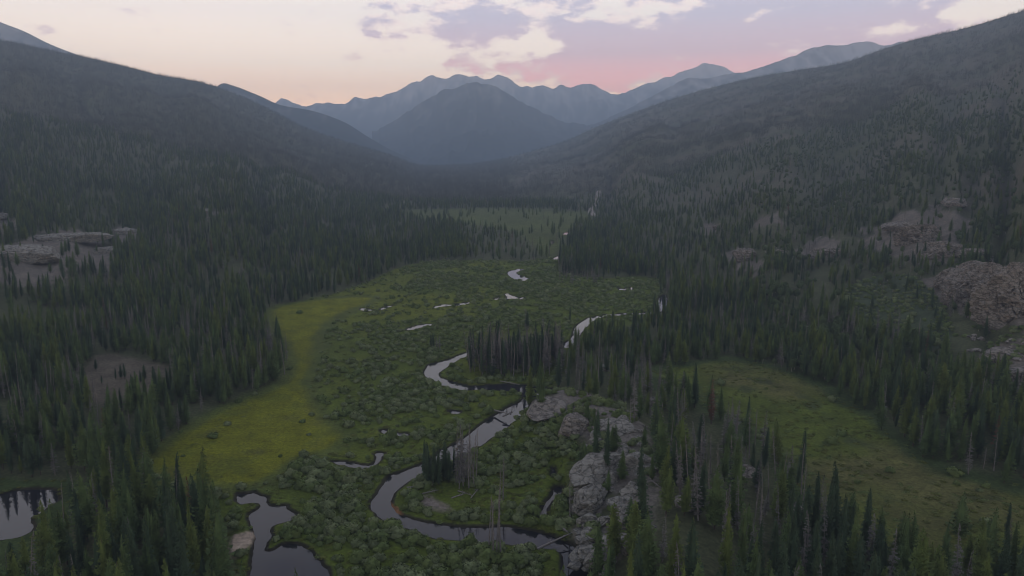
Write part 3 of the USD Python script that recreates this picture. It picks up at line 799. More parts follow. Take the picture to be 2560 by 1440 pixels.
for a, b in ((1140, 1210), (1150, 1200), (1158, 1215), (1166, 1205), (1172, 1220), (1180, 1210), (1186, 1218), (1160, 1195), (1148, 1222), (1176, 1198), (1190, 1204)):
    hh, kd = srng.uniform(12, 19), srng.choice(["snag", "grey"])
    lab = ("tall " if hh > 15.5 else "shorter ") + ("bare grey trunk" if kd == "snag" else "withered grey conifer") + (" next to the dark clump in the lower bend" if a < 1160 else " at the right of the dark clump in the lower bend")
    stand(a, b, hh, kd, lab, lab)
for a, b, hh in ((1222, 1382, 14), (1233, 1395, 16), (1241, 1390, 18), (1247, 1375, 20), (1252, 1388, 15), (1228, 1370, 12)):
    stand(a, b, hh, "snag", "tall bare dead trunk rising from the near willows across the river", "bare trunks in the near willows")
stand(1258, 1250, 13, "snag", "leaning bare tree alone in the willows inside the lower river bend")
stand(1425, 1305, 13.5, "snag", "tall pale bare pole standing at the foot of the rock ridge")
stand(1312, 822, 12, "snag", "tall dead spire left of three in the middle of the wetland")
stand(1318, 826, 10, "pine_dark", "dark narrow conifer beside the tall dead spire in the wetland")
stand(1358, 832, 10.5, "grey", "grey withered spire standing alone in the middle of the wetland")
stand(1425, 806, 8.5, "pine_dark", "small dark pointed conifer left of the upper river reach")
for a, b in ((1078, 868), (1084, 870), (1092, 872), (1100, 874)):
    stand(a, b, srng.uniform(5.5, 10), "pine_dark" if a < 1090 else "grey", "small tree in the cluster beside the narrow backwater left of the wooded island", "cluster by the narrow backwater")
for a, b, hh in ((240, 924, 4.6), (290, 950, 5), (303, 945, 5.5), (313, 948, 6.5), (338, 954, 4.5), (361, 950, 6.2), (352, 956, 5), (255, 960, 3.5), (330, 962, 4.5)):
    stand(a, b, hh, "pine_dark", "young dark conifer standing in the brown clearing within the left forest", "young conifers in the brown clearing")
stand(1778, 1060, 15, "red", "rust red dying conifer at the edge of the right-hand meadow")
stand(1783, 1050, 12, "grey", "withered grey conifer beside the rust red one at the meadow edge")
stand(2398, 1345, 11, "pine", "bushy dark conifer standing in the lower part of the right-hand meadow")
stand(2515, 1352, 9.5, "pine_dark", "short dark conifer alone near the right edge of the picture in the meadow")
stand(20, 1470, 9, "snag", "pale bare dead tree at the bottom left corner")
for a, b in ((1460, 1160), (1485, 1075), (1530, 1130), (1555, 1200), (1468, 1060), (1610, 1120), (1630, 1200), (1520, 1230)):
    stand(a, b, srng.uniform(6, 9), "pine", "short conifer growing among the slabs of the rock ridge", "short conifers on the rock ridge")
for _ in range(70):
    a, b = srng.uniform(1390, 1500), srng.uniform(652, 712)
    hh, kd = srng.uniform(6, 11), srng.choice(["snag", "grey"], p=[.5, .5])
    lab = ("taller " if hh > 8.5 else "low ") + ("bare grey trunk" if kd == "snag" else "withered grey conifer") + (" at the left end" if a < 1425 else " at the right end" if a > 1465 else " in the middle") + (", near side," if b > 682 else ", far side,") + " of the pale dead thicket"
    stand(a, b, hh, kd, lab, lab)

# which kind grows at each place
r = rng.random(len(x))
dead = np.full(len(x), 0.11)
dead[rw] = 0.50
dead += 0.36 * sstep(0.48, 0.62, nz(x, y, 60, 3, 81))
red = rng.random(len(x)) < 0.003
tone = nz(x, y, 22, 3, 90) + rng.normal(0, 0.14, len(x))
kind = np.where(r < dead * 0.45, "snag", np.where(r < dead, "grey", np.where(tone > 0.58, "pine_yellow", np.where(tone < 0.44, "pine_dark", "pine"))))
kind[red] = "red"
leafy = (x > 60) & (px[:, 0] > 1900) & (px[:, 1] < 930) & (rng.random(len(x)) < 0.15 + 0.5 * sstep(0.48, 0.6, nz(x, y, 50, 3, 97)))
kind[leafy] = "aspen"
size = 0.84 * np.clip(rng.normal(0.97, 0.21, len(x)), 0.4, 1.3) * (0.85 + 0.35 * nz(x, y, 40, 2, 93)) * np.where((x > 0) & (t > 0.03), 0.85, 1.0) * 0.95
mid = (px[:, 0] > 1450) & (px[:, 0] < 1950) & (px[:, 1] > 780) & (px[:, 1] < 930)
size[mid] *= 0.85
size[px[:, 1] > 1230] *= 1.12
size *= np.interp(y, [260, 480, 1300], [1.0, 0.86, 0.80])
neck = (px[:, 0] > 1150) & (px[:, 0] < 1350) & (px[:, 1] > 540) & (px[:, 1] < 660)
size[neck] *= 0.8
TREES = [(xx, yy, hh, 15.5 * ss, kk, None, None) for xx, yy, hh, ss, kk in zip(x, y, h, size, kind)]
sp = np.array([(s[0], s[1]) for s in SPECIAL], float)
sxy = on_floor(sp[:, 0], sp[:, 1])
for _ in range(4):                                            # settle each foot on the land it is seen on
    sh, sw, _t = terrain(sxy[:, 0], sxy[:, 1])
    sxy = on_floor(sp[:, 0], sp[:, 1], np.maximum(sh, -0.1))
sh, sw, _t = terrain(sxy[:, 0], sxy[:, 1])
TREES = [(a[0], a[1], b, s[2], s[3], s[4], s[5]) for a, b, s in zip(sxy, sh, SPECIAL)] + TREES

CHOICES = {"pine": [0, 2, 6], "pine_dark": [1, 3, 7], "pine_yellow": [4, 5, 6]}
trng = np.random.default_rng(123)


def pick(kd):
    if kd in CHOICES:
        return PINES[CHOICES[kd][trng.integers(3)]][0]
    if kd == "snag":
        return SNAGS[trng.integers(3)]
    if kd == "grey":
        return GREYS[trng.integers(3)]
    if kd == "aspen":
        return ASPENS[trng.integers(2)]
    return "red_kind"


def place(name, kindname, xyz, yaw, scale, lean=(0, 0), label=None, cat=None, group=None):
    o = UsdGeom.Xform.Define(stage, "/World/" + numbered(name))
    o.AddTranslateOp().Set(Gf.Vec3d(*map(float, xyz)))
    o.AddRotateXYZOp().Set(Gf.Vec3f(float(lean[0]), float(lean[1]), float(yaw)))
    o.AddScaleOp().Set(Gf.Vec3f(*map(float, scale)))
    o.GetPrim().GetReferences().AddInternalReference(f"/World/Kinds/{kindname}")
    o.GetPrim().SetInstanceable(True)
    tag(o.GetPrim(), label, cat, group)
    return o


def forest_stuff(path, label, cat, items, kinds):
    """items: (x, y, z, kind name, (sx, sy, sz), yaw): everything past the nearest few hundred, as one object."""
    if not items:
        return
    pi = UsdGeom.PointInstancer.Define(stage, path)
    idx, protos = {}, []
    for kn in kinds:
        pr = f"{path}/{kn.replace('_kind', '')}"
        UsdGeom.Xform.Define(stage, pr).GetPrim().GetReferences().AddInternalReference(f"/World/Kinds/{kn}")
        idx[kn] = len(protos)
        protos.append(pr)
    pi.CreatePrototypesRel().SetTargets(protos)
    pi.CreateProtoIndicesAttr(Vt.IntArray([idx[i[3]] for i in items]))
    pi.CreatePositionsAttr(Vt.Vec3fArray.FromNumpy(np.array([i[:3] for i in items], np.float32)))
    pi.CreateScalesAttr(Vt.Vec3fArray.FromNumpy(np.array([i[4] for i in items], np.float32)))
    half = np.radians(np.array([i[5] for i in items])) / 2
    pi.CreateOrientationsAttr(Vt.QuathArray([Gf.Quath(float(math.cos(a)), float(tx), float(ty), float(math.sin(a))) for a, tx, ty in zip(half, *np.random.default_rng(len(items)).normal(0, 0.018, (2, len(items))))]))
    tag(pi.GetPrim(), label, cat, kind="stuff")


USED_MARKS = set()


def near_mark(p, marks):
    """Where a plant stands, by the nearest thing one can find; the first one told of each is the closest to it."""
    name, a, c = min(marks, key=lambda m: math.hypot(m[1] - p[0], m[2] - p[1]))
    first = name not in USED_MARKS and math.hypot(a - p[0], c - p[1]) < 60
    if first:
        USED_MARKS.add(name)
    side = "left of" if p[0] < a - 70 else "right of" if p[0] > a + 70 else "above" if p[1] < c - 40 else "below" if p[1] > c + 40 else "around"
    return ("closest to " if first else side + " ") + name


TREE_MARKS = [("the dark pond's sandy patch", 600, 1360), ("the small pond at the left edge", 60, 1280), ("the pointed tip of the yellow meadow", 350, 1180), ("the middle of the lower left stand", 330, 1400), ("the bottom left corner", 30, 1440),
              ("the large round topped boulder", 1560, 1300), ("the pale green-grey boulder", 1712, 1265), ("the lavender-grey boulder", 1860, 1180), ("the pale boulder at the bottom right", 2050, 1350), ("the rust red conifer", 1775, 1010),
              ("the bushy lone conifer in the right meadow", 2398, 1310), ("the bottom right corner", 2530, 1430), ("the long sloping slab", 1510, 1175), ("the near tip of the right meadow", 2250, 1330), ("the river at the bottom edge", 1460, 1420),
              ("the gravel bar in the river bend", 1090, 1260), ("the dead stand on the ridge", 1750, 1380)]
BUSH_MARKS = [("the sandy patch by the dark pond", 600, 1360), ("the dark pond's lower arm", 760, 1370), ("the tall bare trunks", 1240, 1390), ("the bleached log across the river", 1390, 1365), ("the river's sharp left bend", 925, 1265), ("the river's outlet at the bottom", 1410, 1430),
              ("the bottom edge below the bend", 1060, 1430), ("the lower bank of the bend", 1080, 1350), ("the bottom edge beside the pond", 880, 1430), ("the grassy point in the pond", 690, 1350)]


ORDER = sorted(range(len(TREES)), key=lambda i: (TREES[i][5] is None, TREES[i][1]))
LOOKS = {"pine": "mid green", "pine_dark": "dark green", "pine_yellow": "yellow-green"}
named = {"pine": 0, "dead": 0}
rest, rest_dead = [], []
for i in ORDER:
    X, Y, Z, H, kd, label, group = TREES[i]
    kn = pick(kd)
    sc = H / 15.7
    wide = sc ** 0.6 * trng.uniform(0.72, 1.34) * 1.04
    yaw = trng.uniform(0, 360)
    p2 = to_px(np.array([X, Y, Z]))
    cls = "dead" if kd in ("snag", "grey", "red") else "pine"
    if kd != "aspen" and named[cls] < 298 and (label or 0 < p2[0] < 2560):
        named[cls] += 1
        lean = trng.normal(0, 3.0 if cls == "dead" else 1.2, 2)
        if not label:
            tall = "tall" if H > 16.5 else "short" if H < 12.5 else "middle-sized"
            look = {"snag": "bare grey dead tree", "grey": "withered grey conifer", "red": "rust red dying conifer"}.get(kd) or f"{LOOKS[kd]} conifer"
            label = f"{tall} {look} {near_mark(p2, TREE_MARKS)}"
            group = label
        place("pine_tree" if cls == "pine" else "dead_tree", kn, (X, Y, Z), yaw, (wide, wide, sc), lean, label, "conifer" if cls == "pine" else "dead tree", group)
    else:
        (rest if cls == "pine" else rest_dead).append((X, Y, Z, kn, (wide, wide, sc), yaw))
forest_stuff("/World/conifer_forest", "dense green conifer forest on the valley sides beyond the nearest trees", "forest", [r for r in rest if not r[3].startswith("aspen")], [p[0] for p in PINES])
forest_stuff("/World/aspen_grove", "pale-stemmed leafy trees mixed among the conifers of the right-hand slope", "leafy trees", [r for r in rest if r[3].startswith("aspen")], ASPENS)
forest_stuff("/World/dead_conifers", "grey and rust dead conifers scattered through the forest beyond the nearest ones", "dead trees", rest_dead, SNAGS + GREYS + ["red_kind"])

# far slopes: low clumps of a few small trees each
def clump(seed, n=8, spread=8.0):
    rng = np.random.default_rng(seed)
    parts = []
    for _ in range(n):
        v, f = conifer_crown(int(rng.integers(1e6)), rng.uniform(8, 12), 0.3, rng.uniform(1.9, 2.6), 7, 5, 0.0, .8)
        s = rng.uniform(-spread, spread, 2)
        v = v * [1.15, 1.15, 1] + [s[0], s[1], -1.5]
        parts.append((v, f))
    return join(parts)


FAR_NEEDLE = leaf_material("far_needle_look", (0.058, 0.058, 0.044), (0.086, 0.080, 0.062), 0.2, 0.12)
CLUMPS = []
for i in range(4):
    CLUMPS.append(f"clump_kind_{i + 1:03d}")
    kind_prim(CLUMPS[-1], [("crowns", clump(200 + i), FAR_NEEDLE, False)])
P = jittered(1330, 4400, 12.5, amax=0.85, seed=6, grow=0.00022)
h, w, t = terrain(P[:, 0], P[:, 1])
x, y = P[:, 0], P[:, 1]
px = to_px(np.stack([x, y, h], -1))
dens = np.where(x > 0, 0.9, 0.96) * (1 - 0.8 * sstep(np.where(x > 0, 0.36, 0.46), np.where(x > 0, 0.56, 0.62), nz(x, y, 150, 5, 55)) * np.where(x > 0, 0.85, 0.3))
q1, q2 = nz(x, y, 14, 4, 40), nz(x, y, 60, 4, 41)
for p in BARE_RIGHT:
    dens[inside(p, px[:, 0] + (q2 - .5) * 150 + (q1 - .5) * 30, px[:, 1] + (q1 - .5) * 60)] *= 0.5
dens[inside(MEADOW_FAR, x, y, 8, 3)] = 0
rng = np.random.default_rng(8)
keep = (rng.random(len(P)) < dens) & (t < 1.05) & in_view(x, y, h, 18)
far = [(a, b, c, CLUMPS[rng.integers(4)], (s, s, s * rng.uniform(0.7, 1.1)), rng.uniform(0, 360)) for a, b, c, s in zip(x[keep], y[keep], h[keep], rng.uniform(0.8, 1.2, keep.sum()))]
forest_stuff("/World/far_forest", "continuous dark conifer forest covering the far slopes up to the ridges", "forest", far, CLUMPS)

# willows
P = jittered(104, 950, 2.05, amax=0.8, seed=9, grow=0.0016)
x, y = P[:, 0], P[:, 1]
fp = to_px(np.stack([x, y, terrain(x, y, False)], -1))
m = inside(WETLAND, x, y, 2, 3) | inside(MEADOW_RIGHT, x, y, 2, 3) | (inside(FRONT_ROCKS, x, y, 2, 3) & (nz(x, y, 6, 3, 78) > 0.52)) | inside(SHRUB_SLOPE, fp[:, 0], fp[:, 1]) | (inside(UNDER_CLIFF, fp[:, 0], fp[:, 1]) & (nz(x, y, 11, 3, 77) > 0.5))
x, y = x[m], y[m]
h, w, t = terrain(x, y)
rng = np.random.default_rng(10)
px = to_px(np.stack([x, y, h], -1))
yel = sstep(0.44, 0.58, nz(x, y, 45, 4, 66)) * sstep(190, 225, y) * sstep(5, -25, x)
dens = (0.10 + 0.90 * sstep(0.36, 0.50, nz(x, y, 15, 3, 101))) * (1 - 0.6 * yel) * np.interp(y, [100, 200, 240, 320, 900], [1.0, 1.0, 0.92, 0.9, 0.95])
in_left = inside(MEADOW_LEFT, x, y, 4, 3)
dl = shapely.distance(shapely.points(x, y), MEADOW_LEFT)
dens *= np.where(px[:, 1] < 1130, 0.35 + 0.65 * sstep(0, 18, dl), 1.0)
dens[in_left] *= 0.05
dens[inside(MEADOW_RIGHT, x, y, 2, 3)] *= 0.015 + 0.22 * sstep(0.55, 0.68, nz(x, y, 24, 3, 131))[inside(MEADOW_RIGHT, x, y, 2, 3)]
dens[inside(GRAVEL_BAR, x, y, 2, 3) | inside(SAND, x, y, 1)] *= 0.1
BEND = Polygon([(1180, 1110), (1330, 1080), (1410, 1150), (1390, 1250), (1330, 1310), (1200, 1320), (1180, 1200)])
dens[inside(BEND, px[:, 0], px[:, 1])] *= 0.6
dens[(w < 1.7)] = 0
near_left = (px[:, 0] < 640) & (px[:, 1] > 1180)
dens[near_left] *= 0.45
keep = (rng.random(len(x)) < dens) & in_view(x, y, h, 3)
x, y, h, px = x[keep], y[keep], h[keep], px[keep]
sz = np.clip(rng.lognormal(0.26, 0.30, len(x)), 0.6, 2.3) * np.interp(y, [150, 230, 330, 900], [1.08, 1.02, 0.85, 1.15])
order = np.argsort(y)
k, rest = 0, []
for i in order:
    kn = SHRUBS[rng.integers(4)]
    sc = (sz[i] * rng.uniform(.85, 1.15), sz[i] * rng.uniform(.85, 1.15), sz[i] * rng.uniform(0.8, 1.15))
    yaw = rng.uniform(0, 360)
    if k < 298 and 0 < px[i, 0] < 2560 and px[i, 1] < 1445:
        k += 1
        colour = "grey-green" if SHRUBS.index(kn) % 2 == 0 else "fresh green"
        big = "large" if sz[i] > 1.7 else "small" if sz[i] < 1.1 else "rounded"
        lab = f"{big} {colour} willow bush {near_mark(px[i], BUSH_MARKS)}"
        place("willow_bush", kn, (x[i], y[i], h[i] - 0.05), yaw, sc, (0, 0), lab, "bush", lab)
    else:
        rest.append((x[i], y[i], h[i] - 0.05, kn, sc, yaw))
forest_stuff("/World/willow_thicket", "grey-green willow thicket filling the wetland beyond the nearest bushes", "bushes", rest, SHRUBS)

# sedge tussocks give the meadows their nap
kind_prim("sedge_kind_001", [("blades", puffed(shrub_leaves(61, 90, 0.5, 0.32, False), ROUND, 0.5), SEDGE, False)])
kind_prim("sedge_kind_002", [("blades", puffed(shrub_leaves(62, 90, 0.45, 0.32, False), ROUND, 0.5), WILLOW[1], False)])
P = jittered(110, 620, 1.5, amax=0.8, seed=19, grow=0.003)
x, y = P[:, 0], P[:, 1]
i_r, i_l, i_w = inside(MEADOW_RIGHT, x, y, 3, 3), inside(MEADOW_LEFT, x, y, 3, 3), inside(WETLAND, x, y, 3, 3) | inside(POND_BANK, x, y, 2, 3)
rng = np.random.default_rng(20)
d = np.where(i_r, 0.5, np.where(i_l, 0.10, np.where(i_w, 0.5, 0))) * (0.3 + 1.2 * sstep(0.4, 0.6, nz(x, y, 9, 3, 120)))
m = rng.random(len(x)) < d
x, y = x[m], y[m]
h, w, t = terrain(x, y)
m = (w > 0.25) & in_view(x, y, h, 1)
x, y, h, i_l = x[m], y[m], h[m], i_l[np.nonzero(d > -1)[0]][:0] if False else inside(MEADOW_LEFT, x[m], y[m])
sed = []
for a, b, c, il in zip(x, y, h, i_l):
    s = rng.uniform(0.5, 1.25)
    sed.append((a, b, c - 0.08, "sedge_kind_001" if (il or rng.random() < 0.7) else "sedge_kind_002", (s, s, s * rng.uniform(0.35, 0.6) * (0.45 if il else 1)), rng.uniform(0, 360)))
forest_stuff("/World/sedge_tussocks", "low sedge and grass tussocks over the meadows and wet ground", "grass", sed, ["sedge_kind_001", "sedge_kind_002"])

# ------------------------------------------------------------------ rocks
def rock_material(name, col, dark):
    n = {"geo": ("geometry", {}), "n": ("noise_texture", {"scale": 0.5, "detail": 8.0, "roughness": 0.7}), "v": ("voronoi_texture", {"feature": "distance_to_edge", "scale": 0.45}), "map": ("mapping", {"scale": (1.0, 1.0, 2.2)}),
         "nn": ("noise_texture", {"scale": 2.0, "detail": 6.0}), "c": ("rgb_ramp", {"ramp": [(0.0, tuple(0.6 * a for a in dark)), (0.40, dark), (0.52, col), (0.75, tuple(1.3 * a for a in col))]}), "cr": ("map_range", {"from_min": 0.0, "from_max": 0.06, "to_min": 0.45, "to_max": 1.0, "clamp": True}),
         "m": ("mix", {"mix_type": "multiply", "fac": 1.0}), "bump": ("bump", {"strength": 0.8, "distance": 0.5}), "p": ("principled_bsdf", {"roughness": 0.9, "specular_ior_level": 0.25})}
    n["n2c"] = ("noise_texture", {"scale": 0.4, "detail": 4.0})
    n["wv"] = ("mix_vector", {"fac": 0.35, "use_clamp": False})
    k = [("geo.position", "map.vector"), ("map.vector", "n.vector"), ("map.vector", "wv.a"), ("n2c.color", "wv.b"), ("map.vector", "n2c.vector"), ("wv.result", "v.vector"), ("geo.position", "nn.vector"), ("n.fac", "c.fac"), ("v.distance", "cr.value"), ("c.color", "m.color1"), ("cr.result", "m.color2"), ("m.color", "p.base_color"), ("nn.fac", "bump.height"), ("bump.normal", "p.normal")]
    return usdkit.material(stage, L + name, n, k, surface="p.BSDF")


ROCK, ROCK_PINK = rock_material("granite_look", (0.200, 0.190, 0.160), (0.105, 0.100, 0.085)), rock_material("pink_granite_look", (0.190, 0.172, 0.145), (0.090, 0.080, 0.068))


def rock(seed, sub, ext, blocky=0.5, steep=0.0):
    """A weathered block: a ball cut by joint planes, roughened, with narrow cracks."""
    rng = np.random.default_rng(seed)
    m = trimesh.creation.icosphere(sub)
    v = m.vertices.copy()
    o = rng.uniform(0, 50, 3)
    scale = np.asarray(ext, float)
    v = v * (0.92 + 0.5 * (meshkit.fbm(v * 1.3 + o, 3, seed) - 0.4))[:, None]
    for k in range(int(12 + 14 * blocky)):
        d = rng.normal(size=3) * [1, 1, 0.7]
        d /= np.linalg.norm(d)
        cut = rng.uniform(0.58, 0.88)
        v = v - np.maximum(v @ d - cut, 0)[:, None] * d
    q = v * scale * 1.08
    f2 = meshkit.fbm(q * 0.9 + o, 3, seed + 3) - 0.5
    joint = np.abs(meshkit.fbm(q * [0.34, 0.34, 0.08] + o, 2, seed + 12) - 0.5)
    ledge = np.abs(meshkit.fbm(q * [0.10, 0.10, 0.5] + o + 3, 2, seed + 17) - 0.5)
    block = np.floor(meshkit.fbm(q * [0.30, 0.30, 0.24] + o + 5, 2, seed + 15) * 8) / 8 - 0.5
    n = v / (np.linalg.norm(v, axis=1, keepdims=True) + 1e-9)
    amp = 0.10 * min(scale) + 0.12
    q = q + n * (f2 * amp * 0.6 + block * amp * (1.3 + steep) - (np.exp(-(joint / 0.014) ** 2) * 1.3 + 0.8 * np.exp(-(ledge / 0.014) ** 2)) * amp)[:, None]
    return trimesh.Trimesh(q, m.faces, process=False)


def put_rock(name, seed, px_, py_, ext, mat, label, sub=4, sink=0.35, yaw=0, blocky=0.5, steep=0.0, group=None, cat="rock"):
    xy = hit(px_, py_)
    z = float(terrain(np.array([xy[0]]), np.array([xy[1]]), False)[0])
    m = rock(seed, sub, ext, blocky, steep)
    m.apply_transform(trimesh.transformations.rotation_matrix(math.radians(yaw), [0, 0, 1]))
    m.apply_translation([xy[0], xy[1], z + ext[2] * (1 - 2 * sink) * 0.5])
    o = usdkit.mesh(stage, "/World/" + numbered(name), m, mat, smooth=22)
    tag(o.GetPrim(), label, cat, group)


def hit(px_, py_):
    """The point of the land seen at a place in the photograph."""
    d = px_dir(px_, py_)
    s = np.geomspace(90, 5000, 2500)
    pts = d[None] * s[:, None]
    below = pts[:, 2] + CAM_Z < terrain(pts[:, 0], pts[:, 1], False)
    k = int(np.argmax(below)) if below.any() else len(s) - 1
    return pts[k, :2]


put_rock("rock_outcrop", 1, 1365, 1030, (8.5, 9, 2.8), ROCK_PINK, "bare rounded slab of rock at the river's edge below the wooded island", yaw=20)
put_rock("rock_outcrop", 2, 1430, 1080, (5.5, 5, 5.0), ROCK_PINK, "upright reddish rock face between slab and first conifers of the ridge", yaw=5, blocky=.7)
put_rock("rock_outcrop", 3, 1535, 1075, (7, 5, 2.6), ROCK, "flat topped ledge high on the rock ridge among conifers", yaw=-10)
put_rock("rock_outcrop", 4, 1510, 1175, (6.5, 14, 3.2), ROCK, "long sloping slab running down the middle of the rock ridge", yaw=-35)
put_rock("rock_outcrop", 5, 1470, 1262, (4.5, 8, 4.4), ROCK, "steep cracked face on the river side of the rock ridge", yaw=-25, blocky=.8)
put_rock("rock_outcrop", 6, 1590, 1165, (5, 4.5, 3.2), ROCK, "pale pointed rock right of the long sloping slab", yaw=30)
put_rock("rock_outcrop", 7, 1558, 1312, (4.2, 3.8, 3.8), ROCK, "large round topped boulder near the bottom of the rock ridge", yaw=10, blocky=.35)
put_rock("rock_outcrop", 8, 1500, 1400, (3.8, 5, 2.8), ROCK, "low broken rock beside the river at the bottom edge", yaw=-20)
put_rock("rock_outcrop", 9, 1480, 1345, (3.2, 3.0, 1.8), ROCK, "small flat rock above the fallen log", yaw=40)
put_rock("boulder", 10, 1712, 1268, (3.2, 2.8, 2.3), ROCK, "pale green-grey boulder among dead trees right of the rock ridge", sub=3)
put_rock("boulder", 11, 2050, 1350, (2.9, 2.6, 3.0), ROCK, "pale boulder standing between conifers at the bottom right", sub=3)
put_rock("boulder", 12, 1985, 1275, (2.2, 3.0, 1.8), ROCK, "narrow grey boulder just above the pale one at the bottom right", sub=3)
put_rock("boulder", 13, 1860, 1185, (4.0, 3.0, 2.2), ROCK_PINK, "lavender-grey boulder between the dead trees of the ridge", sub=3)
put_rock("boulder", 14, 1730, 1155, (3.5, 3.0, 3.0), ROCK_PINK, "grey boulder half hidden by dead conifers on the ridge", sub=3)
put_rock("boulder", 15, 1640, 1010, (4.0, 3.0, 2.6), ROCK_PINK, "rock showing between conifers behind the ridge top", sub=3)
put_rock("boulder", 16, 1515, 925, (3.2, 2.5, 2.2), ROCK, "small pale rock in the trees near the upper river", sub=3)
brng = np.random.default_rng(77)
for i in range(48):
    a, b = brng.uniform(1430, 1640), brng.uniform(1060, 1430)
    s = brng.uniform(0.6, 1.9)
    put_rock("boulder", 100 + i, a, b, (s * 1.2, s, s * 0.7), ROCK, "small loose boulder lying on the rock ridge", sub=2, group="loose boulders on the rock ridge")
SPINE = [(1420, 1060), (1500, 1090), (1560, 1130), (1530, 1200), (1490, 1240), (1580, 1230), (1540, 1260), (1600, 1290), (1510, 1310), (1470, 1310), (1530, 1370), (1580, 1370), (1460, 1390), (1610, 1180), (1500, 1140), (1560, 1050), (1475, 1205), (1520, 1430)]
for i, (a, b) in enumerate(SPINE):
    s = brng.uniform(1.8, 3.6)
    put_rock("rock_outcrop", 700 + i, a, b, (s * brng.uniform(0.9, 1.5), s, s * brng.uniform(0.55, 0.9)), ROCK, "angular grey block in the broken rock of the river-side ridge, " + ["upper part", "middle part", "lower part"][0 if b < 1150 else 1 if b < 1270 else 2], sub=4, sink=0.4, yaw=brng.uniform(0, 90), blocky=.8, group="angular blocks of the rock ridge")
# left bluff and the cliffs of the right slope
for i, (a, b, ext, lab) in enumerate([(60, 640, (30, 24, 7), "long pale rock slab bare among the trees at the far left"), (180, 598, (30, 18, 5), "broad pale rock shelf above the long slab at the far left"), (315, 585, (13, 9, 5), "pale rock shelf in the left forest right of the broad shelf"),
                                      (262, 632, (9, 7, 5), "small pale rock below the shelves in the left forest"), (90, 655, (14, 10, 7), "rounded rock below the long slab at the far left"), (15, 548, (13, 8, 5), "small rock at the left edge above the slabs"), (512, 532, (9, 6, 4), "far grey rock in the middle of the left slope")]):
    put_rock("rock_outcrop", 300 + i, a, b, ext, ROCK, lab, sub=5, sink=0.4, yaw=15 * i, blocky=.2)
for i, (a, b, ext, lab, st) in enumerate([(2440, 750, (19, 11, 16), "broad cliff of cracked reddish rock at the right, its left half", 2.0), (2540, 780, (19, 12, 19), "broad cliff of cracked reddish rock at the right edge", 2.2), (2370, 720, (11, 9, 9), "sloping rock shoulder at the left end of the right-hand cliff", 1.5),
                                          (2290, 600, (20, 11, 12), "upper rock face on the right slope, under scattered pines", 2.0), (2240, 570, (15, 10, 5), "pale rock slope left of the upper rock face", 0), (2385, 510, (13, 9, 5), "topmost pale knob of rock on the right slope", 0), (2350, 640, (14, 9, 8), "rock ledge between the upper face and the lower cliff", 1.6),
                                          (1865, 650, (11, 8, 7), "reddish rock knob in the middle of the right slope", 1.5), (2075, 640, (14, 8, 5), "low reddish ledge half way between knob and upper face", 1.5), (1950, 640, (5, 4, 4), "small rock just right of the reddish knob", 0), (2500, 900, (9, 7, 4), "broken rock in the scree under the right-hand cliff", 0),
                                          (2550, 950, (8, 6, 4), "low rock near the bottom of the scree at the right edge", 0), (2440, 645, (10, 7, 5), "rounded bare rock hump above the right-hand cliff", 0), (1800, 570, (8, 5, 4), "far pale rock patch at the left of the right slope", 0)]):
    put_rock("rock_outcrop", 340 + i, a, b, ext, ROCK_PINK, lab, sub=5, sink=0.34, yaw=20 * math.sin(i * 2.1) - 25, blocky=.6, steep=st)
for i in range(60):
    a, b = brng.uniform(2420, 2560), brng.uniform(840, 990)
    s = brng.uniform(0.6, 1.6)
    put_rock("boulder", 500 + i % 7, a, b, (s * 1.2, s, s * 0.8), ROCK_PINK, "block of reddish scree below the right-hand cliff", sub=2, group="scree under the right-hand cliff")

# ------------------------------------------------------------------ fallen logs
def log(p0, p1, r, label, group=None, lift=0.25):
    a, b = on_floor(*map(np.float64, p0)), on_floor(*map(np.float64, p1))
    za = float(terrain(a[None, 0], a[None, 1], False)[0]) + lift
    zb = float(terrain(b[None, 0], b[None, 1], False)[0]) + lift
    A, Bp = np.array([a[0], a[1], max(za, 0.2)]), np.array([b[0], b[1], max(zb, 0.2)])
    n = np.linalg.norm(Bp - A)
    v, f = cone_trunk(n, r, r * 0.35, 7, 0.15)
    t = (Bp - A) / n
    s = np.cross(t, [0, 0, 1.0])
    s /= np.linalg.norm(s)
    R = np.stack([s, np.cross(s, t), t], 1)
    root = UsdGeom.Xform.Define(stage, "/World/" + numbered("fallen_log"))
    tag(root.GetPrim(), label, "log", group)
    usdkit.mesh(stage, f"{root.GetPath()}/trunk", (v @ R.T + A, f), DEADWOOD, smooth=True)
    lr = np.random.default_rng(int(abs(p0[0])))
    for q in range(5):
        bv, bf = cone_trunk(lr.uniform(0.6, 1.5), r * 0.3, 0.02, 4)
        an, el = lr.uniform(0, 6.283), lr.uniform(0.6, 1.2)
        d = np.array([math.cos(an) * math.sin(el), math.sin(an) * math.sin(el), math.cos(el)])
        M = trimesh.geometry.align_vectors([0, 0, 1], d)[:3, :3]
        bv = bv * [1, 1, 1.0] @ M.T + [0, 0, n * lr.uniform(0.3, 0.95)]
        usdkit.mesh(stage, f"{root.GetPath()}/branch" + (f"_{q:03d}" if q else ""), (bv @ R.T + A, bf), DEADWOOD)


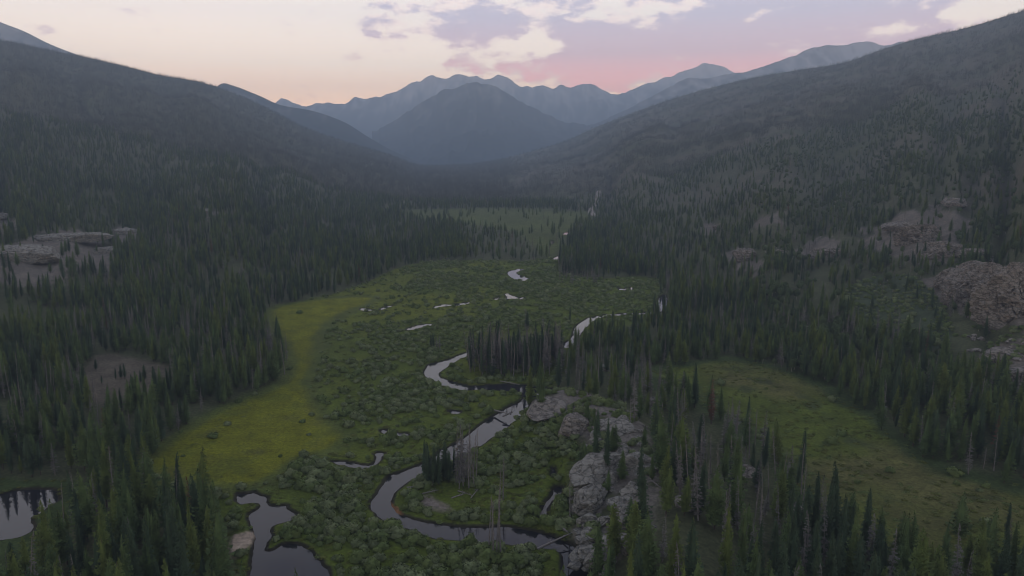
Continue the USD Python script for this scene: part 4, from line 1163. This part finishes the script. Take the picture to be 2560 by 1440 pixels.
log((1350, 1378), (1430, 1352), 0.32, "bleached log lying across the bend of the river, bottom centre")
log((1415, 1345), (1395, 1330), 0.2, "short broken log on the bank beside the river-crossing log")
log((1024, 1221), (1075, 1218), 0.2, "long pale log on the bank left of the dark clump")
log((1062, 1236), (1096, 1228), 0.18, "grey log lying by the gravel bar")
log((1136, 1246), (1160, 1238), 0.2, "pale log on the ground below the dead trees of the lower bend")
log((1150, 1232), (1182, 1242), 0.16, "thin log right of the pale one below the dead trees")
log((1240, 1036), (1278, 1050), 0.35, "dark log jam spanning the river below the slab")
log((1262, 1050), (1282, 1046), 0.3, "white weathered log at the right end of the log jam")
log((1255, 955), (1300, 964), 0.25, "log on the bank under the wooded island")
log((1345, 1292), (1365, 1296), 0.16, "thin pale log across the narrow side stream")
log((1610, 1120), (1655, 1112), 0.18, "fallen pale trunk on the top of the rock ridge")
log((1500, 1215), (1478, 1262), 0.16, "thin fallen trunk on the steep face of the ridge")
log((1180, 1245), (1196, 1222), 0.16, "stub of log leaning by the dead trees")
log((1630, 1282), (1650, 1300), 0.2, "grey fallen trunk among the dead conifers right of the round boulder")
log((1820, 1195), (1850, 1180), 0.2, "pale fallen trunk beside the lavender boulder")
log((1825, 1240), (1860, 1246), 0.18, "pale fallen trunk below the lavender boulder")

# ------------------------------------------------------------------ far track up the hillside
tr = np.array([(1505, 548), (1492, 543), (1480, 537), (1476, 531), (1480, 522), (1487, 512), (1492, 500), (1495, 488), (1497, 478)], float)
tw = chaikin(np.array([hit(a, b) for a, b in tr]), 2, closed=False)
tan = np.gradient(tw, axis=0)
nor = np.stack([-tan[:, 1], tan[:, 0]], -1) / np.linalg.norm(tan, axis=1, keepdims=True)
edge = [tw + nor * k for k in (-4.0, 0.0, 4.0)]
tv = np.stack([np.column_stack([e, terrain(e[:, 0], e[:, 1], False) + 1.0]) for e in edge], 1).reshape(-1, 3)
o = usdkit.mesh(stage, "/World/dirt_track", (tv, quads(len(tw), 3)), bark_material("track_look", (0.22, 0.19, 0.16)), smooth=True)
tag(o.GetPrim(), "pale dirt track climbing from the far meadow", "track", kind="structure")

# ------------------------------------------------------------------ the evening haze
hz = trimesh.creation.box([20000, 26000, BOX_TOP + 30 + 4.0])
hz.apply_translation([0, 0, (BOX_TOP + 30 + 4.0) / 2 - 4.0])
o = usdkit.mesh(stage, "/World/haze", hz, usdkit.material(stage, L + "haze_look", {"v": ("principled_volume", {"color": (0.61, 0.79, 1.0), "density": HAZE, "anisotropy": 0.0})}, volume="v.volume"))
tag(o.GetPrim(), "thin blue evening haze filling the valley", "haze", kind="stuff")
